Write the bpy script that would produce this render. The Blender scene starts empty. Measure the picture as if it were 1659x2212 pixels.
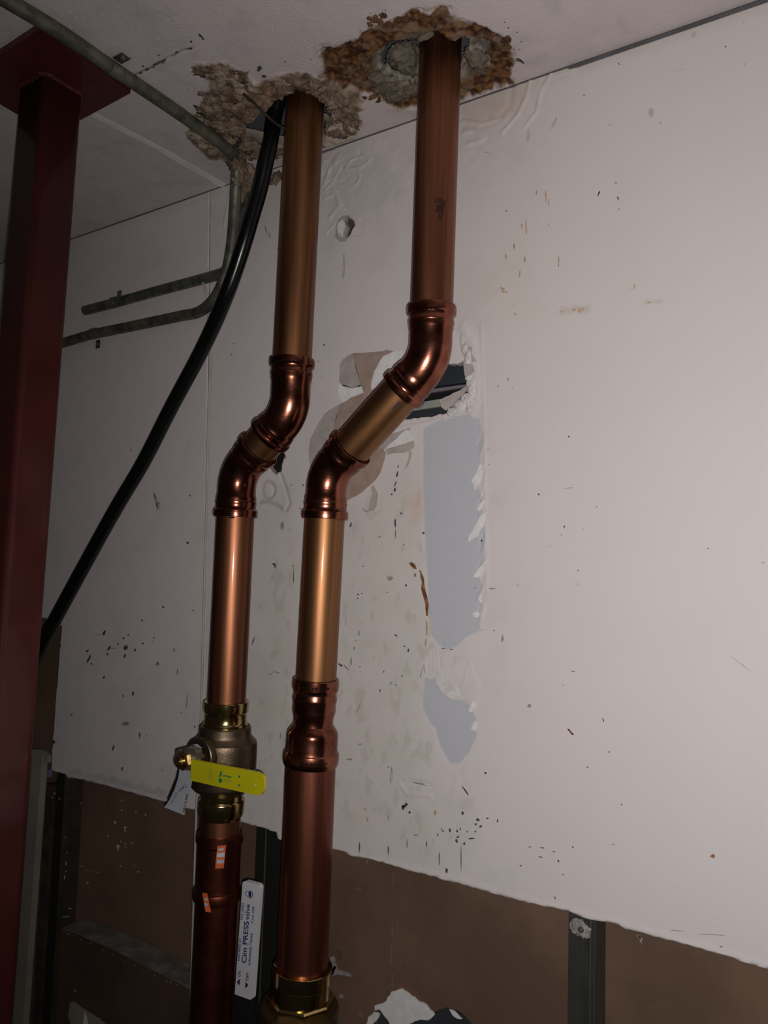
import bpy, bmesh, math, random
import numpy as np
from mathutils import Vector, Matrix, noise as mnoise

S = bpy.context.scene
COL = S.collection
random.seed(7)

# ------------------------------------------------------------------ camera
W_PX, H_PX, F_PX = 1659, 2212, 1640.0
CAM = np.array([0.0, -0.895, 1.6])
yaw, pitch, roll = math.radians(33.2), math.radians(4.3), math.radians(1.7)
_f = np.array([-math.sin(yaw)*math.cos(pitch), math.cos(yaw)*math.cos(pitch), math.sin(pitch)])
_r = np.array([math.cos(yaw), math.sin(yaw), 0.0]); _u = np.cross(_r, _f)
_r, _u = math.cos(roll)*_r + math.sin(roll)*_u, -math.sin(roll)*_r + math.cos(roll)*_u
cd = bpy.data.cameras.new('camera'); cam = bpy.data.objects.new('camera', cd); COL.objects.link(cam)
cd.sensor_fit = 'HORIZONTAL'; cd.sensor_width = 36.0; cd.lens = 36.0*F_PX/W_PX; cd.clip_start = 0.02
M = Matrix.Identity(4)
for i in range(3):
    M[i][0], M[i][1], M[i][2], M[i][3] = _r[i], _u[i], -_f[i], CAM[i]
cam.matrix_world = M
S.camera = cam

# ------------------------------------------------------------------ light
world = bpy.data.worlds.new('world'); S.world = world; world.use_nodes = True
world.node_tree.nodes['Background'].inputs[0].default_value = (0.9, 0.93, 1.0, 1)
world.node_tree.nodes['Background'].inputs[1].default_value = 0.012
ld = bpy.data.lights.new('phone_flash', 'SPOT'); ld.energy = 25.6; ld.shadow_soft_size = 0.005
ld.color = (1.0, 0.985, 0.98); ld.spot_size = math.radians(145); ld.spot_blend = 1.0
lamp = bpy.data.objects.new('phone_flash', ld); COL.objects.link(lamp)
LM = Matrix.Rotation(math.radians(-20), 4, Vector(_u)) @ M; fp = CAM + 0.007*_r - 0.014*_u
for i in range(3): LM[i][3] = fp[i]
lamp.matrix_world = LM
vs = S.view_settings
vs.view_transform = 'Standard'; vs.look = 'None'; vs.gamma = 1.0; vs.exposure = 0.0; vs.use_curve_mapping = False

# ------------------------------------------------------------------ measuring helpers
ZC = 1.6 + 0.649                       # ceiling height; the wall face is the plane Y = 0
def ray(px, py):
    return _r*(px-829.5)/F_PX - _u*(py-1106)/F_PX + _f
def P(px, py, Y=0.0):                  # point seen at px,py on the vertical plane Y
    d = ray(px, py); return Vector(CAM + d*(Y-CAM[1])/d[1])
def C(px, py, Z=ZC):                   # point seen at px,py on the horizontal plane Z
    d = ray(px, py); return Vector(CAM + d*(Z-CAM[2])/d[2])
def wuv(px, py): p = P(px, py); return (p.x, p.z)
def cuv(px, py): p = C(px, py); return (p.x, p.y)
def crop(x0, y0, s, pts): return [(x0+a/s, y0+b/s) for a, b in pts]

# ------------------------------------------------------------------ numpy noise and masks
_T = {}
def vnoise(u, v, seed):
    if seed not in _T: _T[seed] = np.random.RandomState(seed).rand(256, 256)
    T = _T[seed]; iu = np.floor(u).astype(int); iv = np.floor(v).astype(int)
    fu = u-iu; fv = v-iv; fu = fu*fu*(3-2*fu); fv = fv*fv*(3-2*fv)
    a = T[iu & 255, iv & 255]; b = T[(iu+1) & 255, iv & 255]; c = T[iu & 255, (iv+1) & 255]; d = T[(iu+1) & 255, (iv+1) & 255]
    return (a*(1-fu)+b*fu)*(1-fv) + (c*(1-fu)+d*fu)*fv
def fbm(u, v, cell, octaves=4, seed=1):
    s = 0; amp = 1; tot = 0
    for o in range(octaves):
        s = s + amp*vnoise(u/cell+17.3*o+1000, v/cell+9.1*o+1000, seed+o); tot += amp; amp *= .55; cell *= .5
    return s/tot
def sstep(a, b, x):
    t = np.clip((x-a)/(b-a), 0, 1); return t*t*(3-2*t)
def inside(poly, u, v):
    p = np.asarray(poly, float); r = np.zeros(u.shape, bool)
    x1, y1 = p[:, 0], p[:, 1]; x2, y2 = np.roll(x1, -1), np.roll(y1, -1)
    for a, b, c, d in zip(x1, y1, x2, y2):
        if b == d: continue
        r ^= ((b > v) != (d > v)) & (u < (c-a)*(v-b)/(d-b)+a)
    return r
def segdist(pts, u, v, closed):
    p = [tuple(q) for q in pts]; q = p[1:]+([p[0]] if closed else [])
    D = np.full(u.shape, 1e9)
    for (a, b), (c, d) in zip(p, q):
        dx, dy = c-a, d-b; L = dx*dx+dy*dy+1e-18
        t = np.clip(((u-a)*dx+(v-b)*dy)/L, 0, 1)
        D = np.minimum(D, (u-a-t*dx)**2+(v-b-t*dy)**2)
    return np.sqrt(D)
def bbsel(pts, u, v, m):
    p = np.asarray(pts, float)
    return (u > p[:, 0].min()-m) & (u < p[:, 0].max()+m) & (v > p[:, 1].min()-m) & (v < p[:, 1].max()+m)
def pmask(poly, u, v, soft, amp=0.0, cell=.01, seed=5):   # 1 inside a polygon, 0 outside, ragged edge
    out = np.zeros(u.shape); s = bbsel(poly, u, v, soft+amp*2+.002)
    if not s.any(): return out
    uu, vv = u[s], v[s]; sd = segdist(poly, uu, vv, True)*np.where(inside(poly, uu, vv), 1, -1)
    if amp: sd = sd + amp*2*(fbm(uu, vv, cell, 4, seed)-.5)
    out[s] = sstep(-soft, soft, sd); return out
def smask(pts, u, v, w, soft, amp=0.0, cell=.006, seed=9):  # band along a polyline
    out = np.zeros(u.shape); s = bbsel(pts, u, v, w+soft+amp*2)
    if not s.any(): return out
    uu, vv = u[s], v[s]; d = segdist(pts, uu, vv, False)
    if amp: d = d + amp*2*(fbm(uu, vv, cell, 3, seed)-.5)
    out[s] = 1-sstep(w-soft, w+soft, d); return out
def jag(poly, step, amp, seed=3, closed=True):
    rs = np.random.RandomState(seed); out = []; n = len(poly)
    for i in range(n if closed else n-1):
        a = np.array(poly[i], float); b = np.array(poly[(i+1) % n], float); L = np.linalg.norm(b-a); k = max(1, int(L/step))
        nn = np.array([-(b-a)[1], (b-a)[0]])/(L+1e-12)
        for j in range(k):
            out.append(tuple(a+(b-a)*j/k + nn*amp*(rs.rand()*2-1)*(0.3 if j == 0 else 1)))
    if not closed: out.append(tuple(poly[-1]))
    return out

# ------------------------------------------------------------------ objects
def link(o, parent=None):
    COL.objects.link(o)
    if parent is not None: o.parent = parent
    return o
def empty(name, loc, label=None, cat=None, group=None):
    o = bpy.data.objects.new(name, None); o.location = loc; o.empty_display_size = .05; COL.objects.link(o)
    if label: o['label'] = label
    if cat: o['category'] = cat
    if group: o['group'] = group
    return o
def tag(o, label, cat, group=None):
    o['label'] = label; o['category'] = cat
    if group: o['group'] = group
    return o
def mesh_obj(name, verts, faces, m, parent=None, smooth=False, kind=None, label=None):
    # vertices are given in world space; children are stored relative to their thing's base
    me = bpy.data.meshes.new(name)
    off = Vector((0, 0, 0)); q = parent
    while q is not None: off += q.location; q = q.parent
    me.from_pydata([tuple(Vector(v)-off) for v in verts], [], faces)
    if smooth: me.polygons.foreach_set('use_smooth', [True]*len(me.polygons))
    me.materials.append(m); me.update()
    o = bpy.data.objects.new(name, me); link(o, parent)
    if kind: o['kind'] = kind
    if label: o['label'] = label
    return o
def box(name, lo, hi, m, parent=None, bevel=0.0, kind=None, label=None, lean=(0, 0)):
    x0, y0, z0 = lo; x1, y1, z1 = hi; bm = bmesh.new()
    vs_ = [bm.verts.new((x+(lean[0] if z == z0 else 0), y+(lean[1] if z == z0 else 0), z)) for z in (z0, z1) for y in (y0, y1) for x in (x0, x1)]
    for f in ((0, 2, 3, 1), (4, 5, 7, 6), (0, 1, 5, 4), (2, 6, 7, 3), (0, 4, 6, 2), (1, 3, 7, 5)): bm.faces.new([vs_[i] for i in f])
    if bevel: bmesh.ops.bevel(bm, geom=bm.edges[:], offset=bevel, segments=3, affect='EDGES', profile=.5)
    bmesh.ops.recalc_face_normals(bm, faces=bm.faces)
    return bm_obj(name, bm, m, parent, False, kind, label)
def bm_obj(name, bm, m, parent=None, smooth=False, kind=None, label=None):
    bm.verts.ensure_lookup_table(); bm.verts.index_update()
    o = mesh_obj(name, [v.co.copy() for v in bm.verts], [[v.index for v in f.verts] for f in bm.faces], m, parent, smooth, kind, label)
    bm.free(); return o

def sweep_geo(path, radii, seg=48, caps=True):
    """rings of the given radii along a list of points"""
    path = [Vector(p) for p in path]; n = len(path); verts = []; faces = []
    tang = []
    for i in range(n):
        a = path[max(0, i-1)]; b = path[min(n-1, i+1)]; t = (b-a)
        if t.length < 1e-9: t = tang[-1] if tang else Vector((0, 0, 1))
        tang.append(t.normalized())
    nrm = tang[0].orthogonal().normalized()
    for i in range(n):
        if i: nrm = (nrm - tang[i]*nrm.dot(tang[i])).normalized()
        bi = tang[i].cross(nrm)
        for k in range(seg):
            a = 2*math.pi*k/seg; verts.append(path[i]+(nrm*math.cos(a)+bi*math.sin(a))*radii[i])
    for i in range(n-1):
        for k in range(seg):
            faces.append((i*seg+k, i*seg+(k+1) % seg, (i+1)*seg+(k+1) % seg, (i+1)*seg+k))
    if caps:
        faces.append(tuple(range(seg))[::-1]); faces.append(tuple((n-1)*seg+k for k in range(seg)))
    return verts, faces
def sweep(name, path, radii, m, parent=None, seg=48, caps=True, label=None, sharp=24):
    if not hasattr(radii, '__len__'): radii = [radii]*len(path)
    v, f = sweep_geo(path, radii, seg, caps)
    o = mesh_obj(name, v, f, m, parent, True, None, label)
    o.data.set_sharp_from_angle(angle=math.radians(sharp))
    return o
def join(name, geos, m, parent=None, smooth=True, kind=None, label=None):
    V, Fc = [], []
    for v, f in geos:
        o = len(V); V += list(v); Fc += [tuple(i+o for i in q) for q in f]
    return mesh_obj(name, V, Fc, m, parent, smooth, kind, label)
def lerp_profile(A, B, prof):
    """profile: (fraction along A-B, radius) -> path, radii"""
    A, B = Vector(A), Vector(B)
    return [A.lerp(B, t) for t, r in prof], [r for t, r in prof]
def fillet(A, Bp, Cc, R, n=14):
    A, Bp, Cc = Vector(A), Vector(Bp), Vector(Cc); d1 = (A-Bp).normalized(); d2 = (Cc-Bp).normalized()
    th = math.pi-d1.angle(d2); t = R*math.tan(th/2); p1 = Bp+d1*t; p2 = Bp+d2*t
    c = Bp+(d1+d2).normalized()*(R/math.cos(th/2)); out = []
    a = p1-c; b = p2-c
    for i in range(n+1):
        out.append(c+a.slerp(b, i/n)) if False else out.append(c+(Matrix.Rotation(th*i/n, 3, a.cross(b).normalized()) @ a))
    return out
def catmull(pts, k=8):
    p = [Vector(q) for q in pts]; p = [p[0]*2-p[1]]+p+[p[-1]*2-p[-2]]; out = []
    for i in range(1, len(p)-2):
        for j in range(k):
            t = j/k; a, b, c, d = p[i-1], p[i], p[i+1], p[i+2]
            out.append(.5*((2*b)+(c-a)*t+(2*a-5*b+4*c-d)*t*t+(3*b-a-3*c+d)*t**3))
    out.append(p[-2]); return out
def prism(poly3, push, bevel=0):
    """solid from a planar 3-D outline pushed by a vector"""
    bm = bmesh.new(); vs_ = [bm.verts.new(p) for p in poly3]; f = bm.faces.new(vs_)
    r = bmesh.ops.extrude_face_region(bm, geom=[f]); nv = [g for g in r['geom'] if isinstance(g, bmesh.types.BMVert)]
    bmesh.ops.translate(bm, verts=nv, vec=push); bmesh.ops.recalc_face_normals(bm, faces=bm.faces)
    if bevel: bmesh.ops.bevel(bm, geom=bm.edges[:], offset=bevel, segments=2, affect='EDGES', profile=.6, clamp_overlap=True)
    bmesh.ops.triangulate(bm, faces=[f for f in bm.faces if len(f.verts) > 4])
    return bm
def flake(name, px, m, parent, Y=0.0, thick=.0008, jagpx=2.0, steppx=9, lift=.0, seed=1, ceil=False, label=None, kind=None, curl=None):
    """thin torn piece lying on the wall (plane Y) or under the ceiling"""
    q = jag(px, steppx, jagpx, seed)
    if ceil: pts = [C(a, b, ZC-lift) for a, b in q]; push = Vector((0, 0, -thick))
    else: pts = [P(a, b, Y-lift) for a, b in q]; push = Vector((0, -thick, 0))
    if curl:                              # (px line point, direction, height): lift increases away from the line
        (lx, ly), (dx, dy), h = curl; L = math.hypot(dx, dy)
        for i, (a, b) in enumerate(q):
            t = max(0, ((a-lx)*dx+(b-ly)*dy)/L/L); pts[i] = pts[i]+push.normalized()*h*t*t
    bm = prism(pts, push); return bm_obj(name, bm, m, parent, False, kind, label)
def blobs(name, items, m, parent, ceil=False, Y=0.0, thick=.0002, lift=0.0001, seed=1):
    """many tiny marks: (px, py, w, h, angle) joined into one part"""
    rs = random.Random(seed); geos = []
    for it in items:
        x, y, w, h = it[:4]; ang = math.radians(it[4] if len(it) > 4 else 0); n = 9; ring = []
        for k in range(n):
            a = 2*math.pi*k/n; r = rs.uniform(.65, 1.2); dx = math.cos(a)*w/2*r; dy = math.sin(a)*h/2*r
            ring.append((x+dx*math.cos(ang)-dy*math.sin(ang), y+dx*math.sin(ang)+dy*math.cos(ang)))
        if ceil: p0 = [C(a, b, ZC-lift) for a, b in ring]; p1 = [p+Vector((0, 0, -thick)) for p in p0]
        else: p0 = [P(a, b, Y-lift) for a, b in ring]; p1 = [p+Vector((0, -thick, 0)) for p in p0]
        geos.append((p0+p1, [tuple(range(n, 2*n))[::-1]]+[(k, (k+1) % n, n+(k+1) % n, n+k) for k in range(n)]))
    return join(name, geos, m, parent, False, 'stuff')
def lumps(name, items, m, parent, seed=0, rough=.35, kind='stuff'):
    """crumbled plaster or foam: (centre, (rx,ry,rz)) rough bodies joined into one part"""
    geos = []
    for i, (c, r) in enumerate(items):
        bm = bmesh.new(); bmesh.ops.create_icosphere(bm, subdivisions=4, radius=1)
        for v in bm.verts:
            n = v.co.normalized(); q = n*2.2+Vector((seed*3.1+i*7.7, 0, 0))
            d = 1+rough*(mnoise.noise(q)+.6*mnoise.noise(q*2.3)+.4*mnoise.noise(q*5)+.25*mnoise.noise(q*11))
            v.co = Vector((n.x*r[0]*d, n.y*r[1]*d, n.z*r[2]*d))+Vector(c)
        bm.verts.index_update(); geos.append(([v.co.copy() for v in bm.verts], [tuple(v.index for v in f.verts) for f in bm.faces])); bm.free()
    return join(name, geos, m, parent, True, kind)
def text_px(name, s, a, b, cap, m, parent, Y, bold=0.0, lift=.0004, italic=0.0, up=None, thick=.0002):
    """flat lettering on the plane Y: baseline from pixel a to pixel b, capital height in pixels"""
    cu = bpy.data.curves.new(name, 'FONT'); cu.body = s; cu.size = 1; cu.offset = bold; cu.shear = italic
    t = bpy.data.objects.new(name, cu); COL.objects.link(t)
    me = bpy.data.meshes.new_from_object(t.evaluated_get(bpy.context.evaluated_depsgraph_get()))
    bpy.data.objects.remove(t); bpy.data.curves.remove(cu)
    co = np.empty(len(me.vertices)*3); me.vertices.foreach_get('co', co); co = co.reshape(-1, 3)
    x0, x1 = co[:, 0].min(), co[:, 0].max(); n = (b[0]-a[0], b[1]-a[1]); L = math.hypot(*n)
    if up is None: up = (n[1]/L, -n[0]/L)
    V = []
    for c in co:
        u_ = (c[0]-x0)/(x1-x0); v_ = c[1]/.70
        V.append(P(a[0]+n[0]*u_+up[0]*cap*v_, a[1]+n[1]*u_+up[1]*cap*v_, Y-lift))
    fs = [tuple(p.vertices) for p in me.polygons]; bpy.data.meshes.remove(me)
    return mesh_obj(name, V, fs, m, parent)

# ------------------------------------------------------------------ materials
def mat(name, base, rough=.6, metal=0.0, var=.0, cell=30.0, bump=.0, bcell=200.0, coat=0.0, coat_rough=.1, stretch=(1, 1, 1), base2=None, fac=(.4, .6), attr=False, spec=.5, rough_var=0.0, bstretch=(1, 1, 1)):
    m = bpy.data.materials.new(name); m.use_nodes = True; nt = m.node_tree; N = nt.nodes; b = N['Principled BSDF']; Lk = nt.links.new
    tc = N.new('ShaderNodeTexCoord'); mp = N.new('ShaderNodeMapping'); mp.inputs['Scale'].default_value = stretch; Lk(tc.outputs['Object'], mp.inputs[0])
    nz = N.new('ShaderNodeTexNoise'); nz.inputs['Scale'].default_value = cell; nz.inputs['Detail'].default_value = 5; nz.inputs['Roughness'].default_value = .6; Lk(mp.outputs[0], nz.inputs['Vector'])
    cr = N.new('ShaderNodeValToRGB'); cr.color_ramp.elements[0].position, cr.color_ramp.elements[1].position = fac
    c1 = base; c2 = base2 or tuple(min(1, c*(1+var)) for c in base)
    if not base2: c1 = tuple(c*(1-var) for c in base)
    cr.color_ramp.elements[0].color = (*c1, 1); cr.color_ramp.elements[1].color = (*c2, 1); Lk(nz.outputs['Fac'], cr.inputs[0])
    out = cr.outputs[0]
    if attr:
        at = N.new('ShaderNodeAttribute'); at.attribute_name = 'Col'; mx = N.new('ShaderNodeMix'); mx.data_type = 'RGBA'; mx.blend_type = 'MULTIPLY'; mx.inputs['Factor'].default_value = 1
        Lk(at.outputs['Color'], mx.inputs['A']); Lk(cr.outputs[0], mx.inputs['B']); out = mx.outputs['Result']
    Lk(out, b.inputs['Base Color'])
    b.inputs['Roughness'].default_value = rough; b.inputs['Metallic'].default_value = metal
    b.inputs['Specular IOR Level'].default_value = spec
    b.inputs['Coat Weight'].default_value = coat; b.inputs['Coat Roughness'].default_value = coat_rough
    if rough_var:
        mr = N.new('ShaderNodeMapRange'); mr.inputs['To Min'].default_value = rough-rough_var; mr.inputs['To Max'].default_value = rough+rough_var
        Lk(nz.outputs['Fac'], mr.inputs[0]); Lk(mr.outputs[0], b.inputs['Roughness'])
    if bump:
        n2 = N.new('ShaderNodeTexNoise'); n2.inputs['Scale'].default_value = bcell; n2.inputs['Detail'].default_value = 4; m2 = N.new('ShaderNodeMapping'); m2.inputs['Scale'].default_value = bstretch; Lk(tc.outputs['Object'], m2.inputs[0]); Lk(m2.outputs[0], n2.inputs['Vector'])
        bp = N.new('ShaderNodeBump'); bp.inputs['Strength'].default_value = bump; bp.inputs['Distance'].default_value = .001; Lk(n2.outputs['Fac'], bp.inputs['Height']); Lk(bp.outputs[0], b.inputs['Normal'])
    return m

m_wall = mat('painted_drywall', (1, 1, 1), .72, var=.012, cell=9, bump=.25, bcell=260, attr=True, spec=.3)
m_ceil = mat('painted_ceiling', (1, 1, 1), .72, var=.05, cell=22, bump=.6, bcell=330, attr=True, spec=.3)
m_back = mat('brown_paper_board', (.145, .085, .056), .85, var=.16, cell=5, bump=.3, bcell=300, spec=.25)
m_gypsum = mat('gypsum', (.62, .58, .56), .85, var=.10, cell=60, bump=.8, bcell=240)
m_dimgyp = mat('dim_gypsum', (.27, .24, .23), .85, var=.15, cell=60, bump=.6)
m_kraft = mat('kraft_paper', (.34, .245, .20), .85, var=.10, cell=45, bump=.4, bcell=300, spec=.25)
m_kraft2 = mat('grey_paper_lit_kraft', (.40, .35, .315), .85, var=.10, cell=45, bump=.4, bcell=300, spec=.25)  # grey paper scraps, and kraft with its lighting variation put into the colour
m_blue = mat('blue_grey_primer', (.46, .46, .49), .7, var=.04, cell=14, bump=.15)
m_mark = mat('scuff_mark', (.07, .06, .055), .8, var=.3, cell=80)
m_faint = mat('faint_mark', (.50, .455, .43), .8, var=.1, cell=80)
m_grey = mat('grey_mark', (.31, .275, .255), .8, var=.3, cell=80)
m_drip = mat('rust_drip', (.43, .29, .18), .7, var=.3, cell=80)
m_rust = mat('rust_streak', (.21, .085, .03), .7, var=.5, cell=90)
m_white = mat('white_flake', (.72, .69, .67), .8, var=.06, cell=80)
m_dust = mat('pale_dust', (.45, .42, .39), .9, var=.1, cell=80)
m_lump = mat('crumbled_mortar', (.08, .042, .02), .9, cell=45, base2=(.28, .205, .145), fac=(.35, .65), bump=1.0, bcell=220)
m_foam = mat('grey_foam', (.07, .055, .038), .85, cell=70, base2=(.20, .165, .12), fac=(.3, .7), bump=1.0, bcell=200)
m_rustlump = mat('rusty_mortar', (.035, .012, .004), .9, cell=75, base2=(.19, .09, .035), fac=(.35, .65), bump=1.0, bcell=240)
m_deck = mat('grey_deck', (.10, .105, .115), .6, var=.1, cell=12)
m_cavity = mat('dark_metal', (.028, .032, .038), .55, var=.1, cell=20, metal=0.0)
m_pale_channel = mat('pale_channel', (.30, .31, .27), .6, var=.1, cell=20)
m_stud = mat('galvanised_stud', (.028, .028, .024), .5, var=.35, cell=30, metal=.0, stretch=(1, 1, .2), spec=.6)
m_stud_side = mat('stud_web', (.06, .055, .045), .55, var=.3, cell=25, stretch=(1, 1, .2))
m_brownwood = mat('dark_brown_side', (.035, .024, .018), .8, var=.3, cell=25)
m_track = mat('metal_track', (.17, .155, .165), .5, var=.15, cell=20)
m_red = mat('red_oxide_primer', (.066, .0115, .0088), .6, var=.12, cell=14, bump=.12, bcell=90, spec=.25, coat=.35, coat_rough=.13)
m_cu = mat('copper_tube', (.17, .062, .034), .46, metal=1.0, cell=75, base2=(.33, .132, .066), fac=(.36, .64), stretch=(1, 1, .03), coat=.22, coat_rough=.09, rough_var=.03)
m_cu_gold = mat('copper_tube_golden', (.18, .078, .036), .46, metal=1.0, cell=75, base2=(.34, .158, .066), fac=(.36, .64), stretch=(1, 1, .03), coat=.22, coat_rough=.09, rough_var=.03)
m_cu_fit = mat('copper_fitting', (.175, .054, .034), .22, metal=1.0, cell=34, base2=(.34, .125, .078), fac=(.36, .64), bump=.07, bcell=30, bstretch=(1, 1, 16), rough_var=.08)
m_cu_diag = mat('copper_tube_bronze', (.25, .115, .05), .42, metal=1.0, cell=18, base2=(.34, .165, .07), fac=(.3, .7), coat=.22, coat_rough=.09)
m_cu_dull = mat('copper_tube_dull', (.20, .062, .040), .44, metal=1.0, cell=60, base2=(.31, .105, .066), fac=(.38, .62), stretch=(1, 1, .04), coat=.15, coat_rough=.15, rough_var=.03)
m_cu_dark = mat('copper_dark_fitting', (.14, .034, .022), .40, metal=1.0, cell=34, base2=(.25, .07, .042), fac=(.36, .64), bump=.08, bcell=70)
m_brass = mat('polished_brass', (.52, .39, .16), .15, metal=1.0, var=.15, cell=30, bump=.13, bcell=40, bstretch=(1, 1, 40))
m_bronze = mat('cast_bronze', (.185, .135, .09), .46, metal=1.0, var=.16, cell=60, bump=.3, bcell=420)
m_steel = mat('plated_steel', (.36, .31, .26), .42, metal=.9, var=.2, cell=60, bump=.1)
m_yellow = mat('yellow_vinyl', (.50, .44, .006), .30, var=.03, cell=20, coat=.3, coat_rough=.15)
m_green = mat('green_print', (.0, .16, .06), .5)
m_lever = mat('white_vinyl', (.55, .54, .56), .3, var=.03, cell=20, coat=.3)
m_navy = mat('navy_print', (.012, .014, .10), .5)
m_blackp = mat('black_coating', (.010, .010, .012), .4, var=.1)
m_cable = mat('black_cable_jacket', (.003, .003, .0035), .26, var=.1, cell=20, spec=.4)
m_ink = mat('black_ink', (.012, .006, .005), .9, spec=.05)
m_orange = mat('orange_sticker', (.62, .12, .03), .45, var=.1, cell=90)
m_silver = mat('sticker_silver', (.45, .47, .5), .4, var=.2, cell=150)
m_paper = mat('tag_paper', (.37, .37, .40), .6, var=.03)
m_cond = mat('weathered_conduit', (.07, .07, .06), .40, metal=.6, cell=38, base2=(.20, .20, .175), fac=(.35, .65), bump=.2, bcell=120)
m_cond_dirty = mat('dirty_conduit', (.055, .056, .045), .5, metal=.4, cell=48, base2=(.16, .15, .11), fac=(.35, .65), bump=.4, bcell=150)
m_wire = mat('cream_wire', (.42, .37, .31), .5, var=.08)
m_darkrod = mat('rusty_rod', (.018, .012, .009), .7, var=.4, cell=60)
m_lavender = mat('lavender_plastic', (.22, .22, .34), .5)

# ------------------------------------------------------------------ fine sheet: a board with real relief, holes and worn colour
def sheet(name, uvpoly, holes, res, hfun, cfun, thick, m, parent, ceil=False):
    pl = np.asarray(uvpoly); u0, v0 = pl.min(0); u1, v1 = pl.max(0)
    nu = int((u1-u0)/res)+2; nv = int((v1-v0)/res)+2
    us = np.linspace(u0, u1, nu); vv_ = np.linspace(v0, v1, nv)
    U, V = np.meshgrid(us, vv_, indexing='ij')
    cu_, cv_ = (U[:-1, :-1]+U[1:, 1:])/2, (V[:-1, :-1]+V[1:, 1:])/2
    keep = inside(uvpoly, cu_, cv_)
    for h in holes:
        s = bbsel(h, cu_, cv_, .001); k = np.zeros_like(keep); k[s] = inside(h, cu_[s], cv_[s]); keep &= ~k
    idx = np.arange(nu*nv).reshape(nu, nv)
    q = np.stack([idx[:-1, :-1][keep], idx[1:, :-1][keep], idx[1:, 1:][keep], idx[:-1, 1:][keep]], 1)
    used, inv = np.unique(q, return_inverse=True); q = inv.reshape(-1, 4)
    uu, vv = U.ravel()[used].copy(), V.ravel()[used].copy()
    E_ = np.concatenate([q[:, [0, 1]], q[:, [1, 2]], q[:, [2, 3]], q[:, [3, 0]]]); Es = np.sort(E_, 1)
    key = Es[:, 0].astype(np.int64)*len(used)+Es[:, 1]; _, i1, cnt = np.unique(key, return_index=True, return_counts=True)
    be = E_[i1[cnt == 1]]; bv = np.unique(be)
    bu, bw = uu[bv], vv[bv]; best = np.full(len(bv), 1e9); tu, tv = bu.copy(), bw.copy()
    for poly in [uvpoly]+list(holes):
        p = np.asarray(poly); p2 = np.roll(p, -1, 0)
        for (a, b), (c, d) in zip(p, p2):
            dx, dy = c-a, d-b; t = np.clip(((bu-a)*dx+(bw-b)*dy)/(dx*dx+dy*dy+1e-18), 0, 1); x, y = a+t*dx, b+t*dy
            D = (x-bu)**2+(y-bw)**2; k = D < best; best[k] = D[k]; tu[k] = x[k]; tv[k] = y[k]
    ok = best < (1.5*res)**2; uu[bv[ok]] = tu[ok]; vv[bv[ok]] = tv[ok]
    h = hfun(uu, vv); c = cfun(uu, vv)
    n = len(used); bi = np.full(n, -1); bi[bv] = n+np.arange(len(bv))
    if ceil:
        co = np.stack([uu, vv, ZC-h], 1); cb = np.stack([uu[bv], vv[bv], np.full(len(bv), ZC+thick)], 1); q = q[:, ::-1]; side = np.stack([be[:, 1], be[:, 0], bi[be[:, 0]], bi[be[:, 1]]], 1)[:, ::-1]
    else:
        co = np.stack([uu, -h, vv], 1); cb = np.stack([uu[bv], np.full(len(bv), thick), vv[bv]], 1); side = np.stack([be[:, 1], be[:, 0], bi[be[:, 0]], bi[be[:, 1]]], 1)
    co = np.concatenate([co, cb]); col = np.ones((len(co), 4)); col[:n, :3] = c; col[n:, :3] = (.30, .26, .23)
    co = co-np.array(parent.location)
    Q = np.concatenate([q, side]); me = bpy.data.meshes.new(name)
    me.vertices.add(len(co)); me.vertices.foreach_set('co', co.ravel())
    me.loops.add(Q.size); me.loops.foreach_set('vertex_index', Q.ravel().astype(np.int32))
    me.polygons.add(len(Q)); me.polygons.foreach_set('loop_start', np.arange(0, Q.size, 4, dtype=np.int32))
    sm = np.ones(len(Q), bool); sm[len(q):] = False; me.polygons.foreach_set('use_smooth', sm)
    a = me.color_attributes.new('Col', 'FLOAT_COLOR', 'POINT'); a.data.foreach_set('color', col.ravel().astype(np.float32))
    me.update(calc_edges=True); me.materials.append(m)
    o = bpy.data.objects.new(name, me); link(o, parent); return o

WALLC = np.array([.64, .58, .56]); CEILC = np.array([.60, .53, .515])
def mix(c, k, m_): return c*(1-m_[:, None])+np.asarray(k)*m_[:, None]
def W(*pts): return [wuv(*p) for p in pts]
def Cc(*pts): return [cuv(*p) for p in pts]
PXM = .0006                                     # metres per photo pixel on the near part of the wall

# ---- outlines traced on the wall face
top_y = lambda x: 571.5-.353*x
def topline(xs, gap): return [(wuv(x, top_y(x))[0], ZC-gap) for x in xs]
SEAMX = [(453, 412), (447, 1000), (436, 1500), (427, 1752)]
right_bottom = [(427, 1752), (470, 1762), (530, 1778), (596, 1797), (600, 1812), (607, 1815), (610, 1800), (720, 1834), (745, 1840), (757, 1849), (800, 1855), (870, 1876), (900, 1885), (940, 1893), (960, 1902), (990, 1907),
                (1060, 1928), (1140, 1950), (1226, 1966), (1262, 1983), (1300, 1990), (1335, 1996), (1350, 2006), (1400, 2018), (1500, 2045), (1659, 2092), (1860, 2150)]
xr = 0.36
rb = jag(W(*right_bottom), .006, .0008, 4, closed=False)
rp_poly = rb+[(xr, rb[-1][1]), (xr, ZC-.0065), (wuv(1232, 0)[0], ZC-.0055), (wuv(1228, 0)[0], ZC-.0018), (wuv(905, 0)[0], ZC-.0014), (wuv(700, 0)[0], ZC-.0022), (wuv(600, 0)[0], ZC-.001), (wuv(453, 412)[0]+.001, ZC-.001)]
rp_poly += [(a+.001, b) for a, b in W(*SEAMX[1:-1])]
lp_left = [(110, 1665), (121, 1500), (133, 1352), (97, 1335)]
lb = jag(W((110, 1665), (140, 1672), (146, 1680), (165, 1681), (230, 1697), (350, 1730), (427, 1752)), .008, .0007, 5, closed=False)
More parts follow.
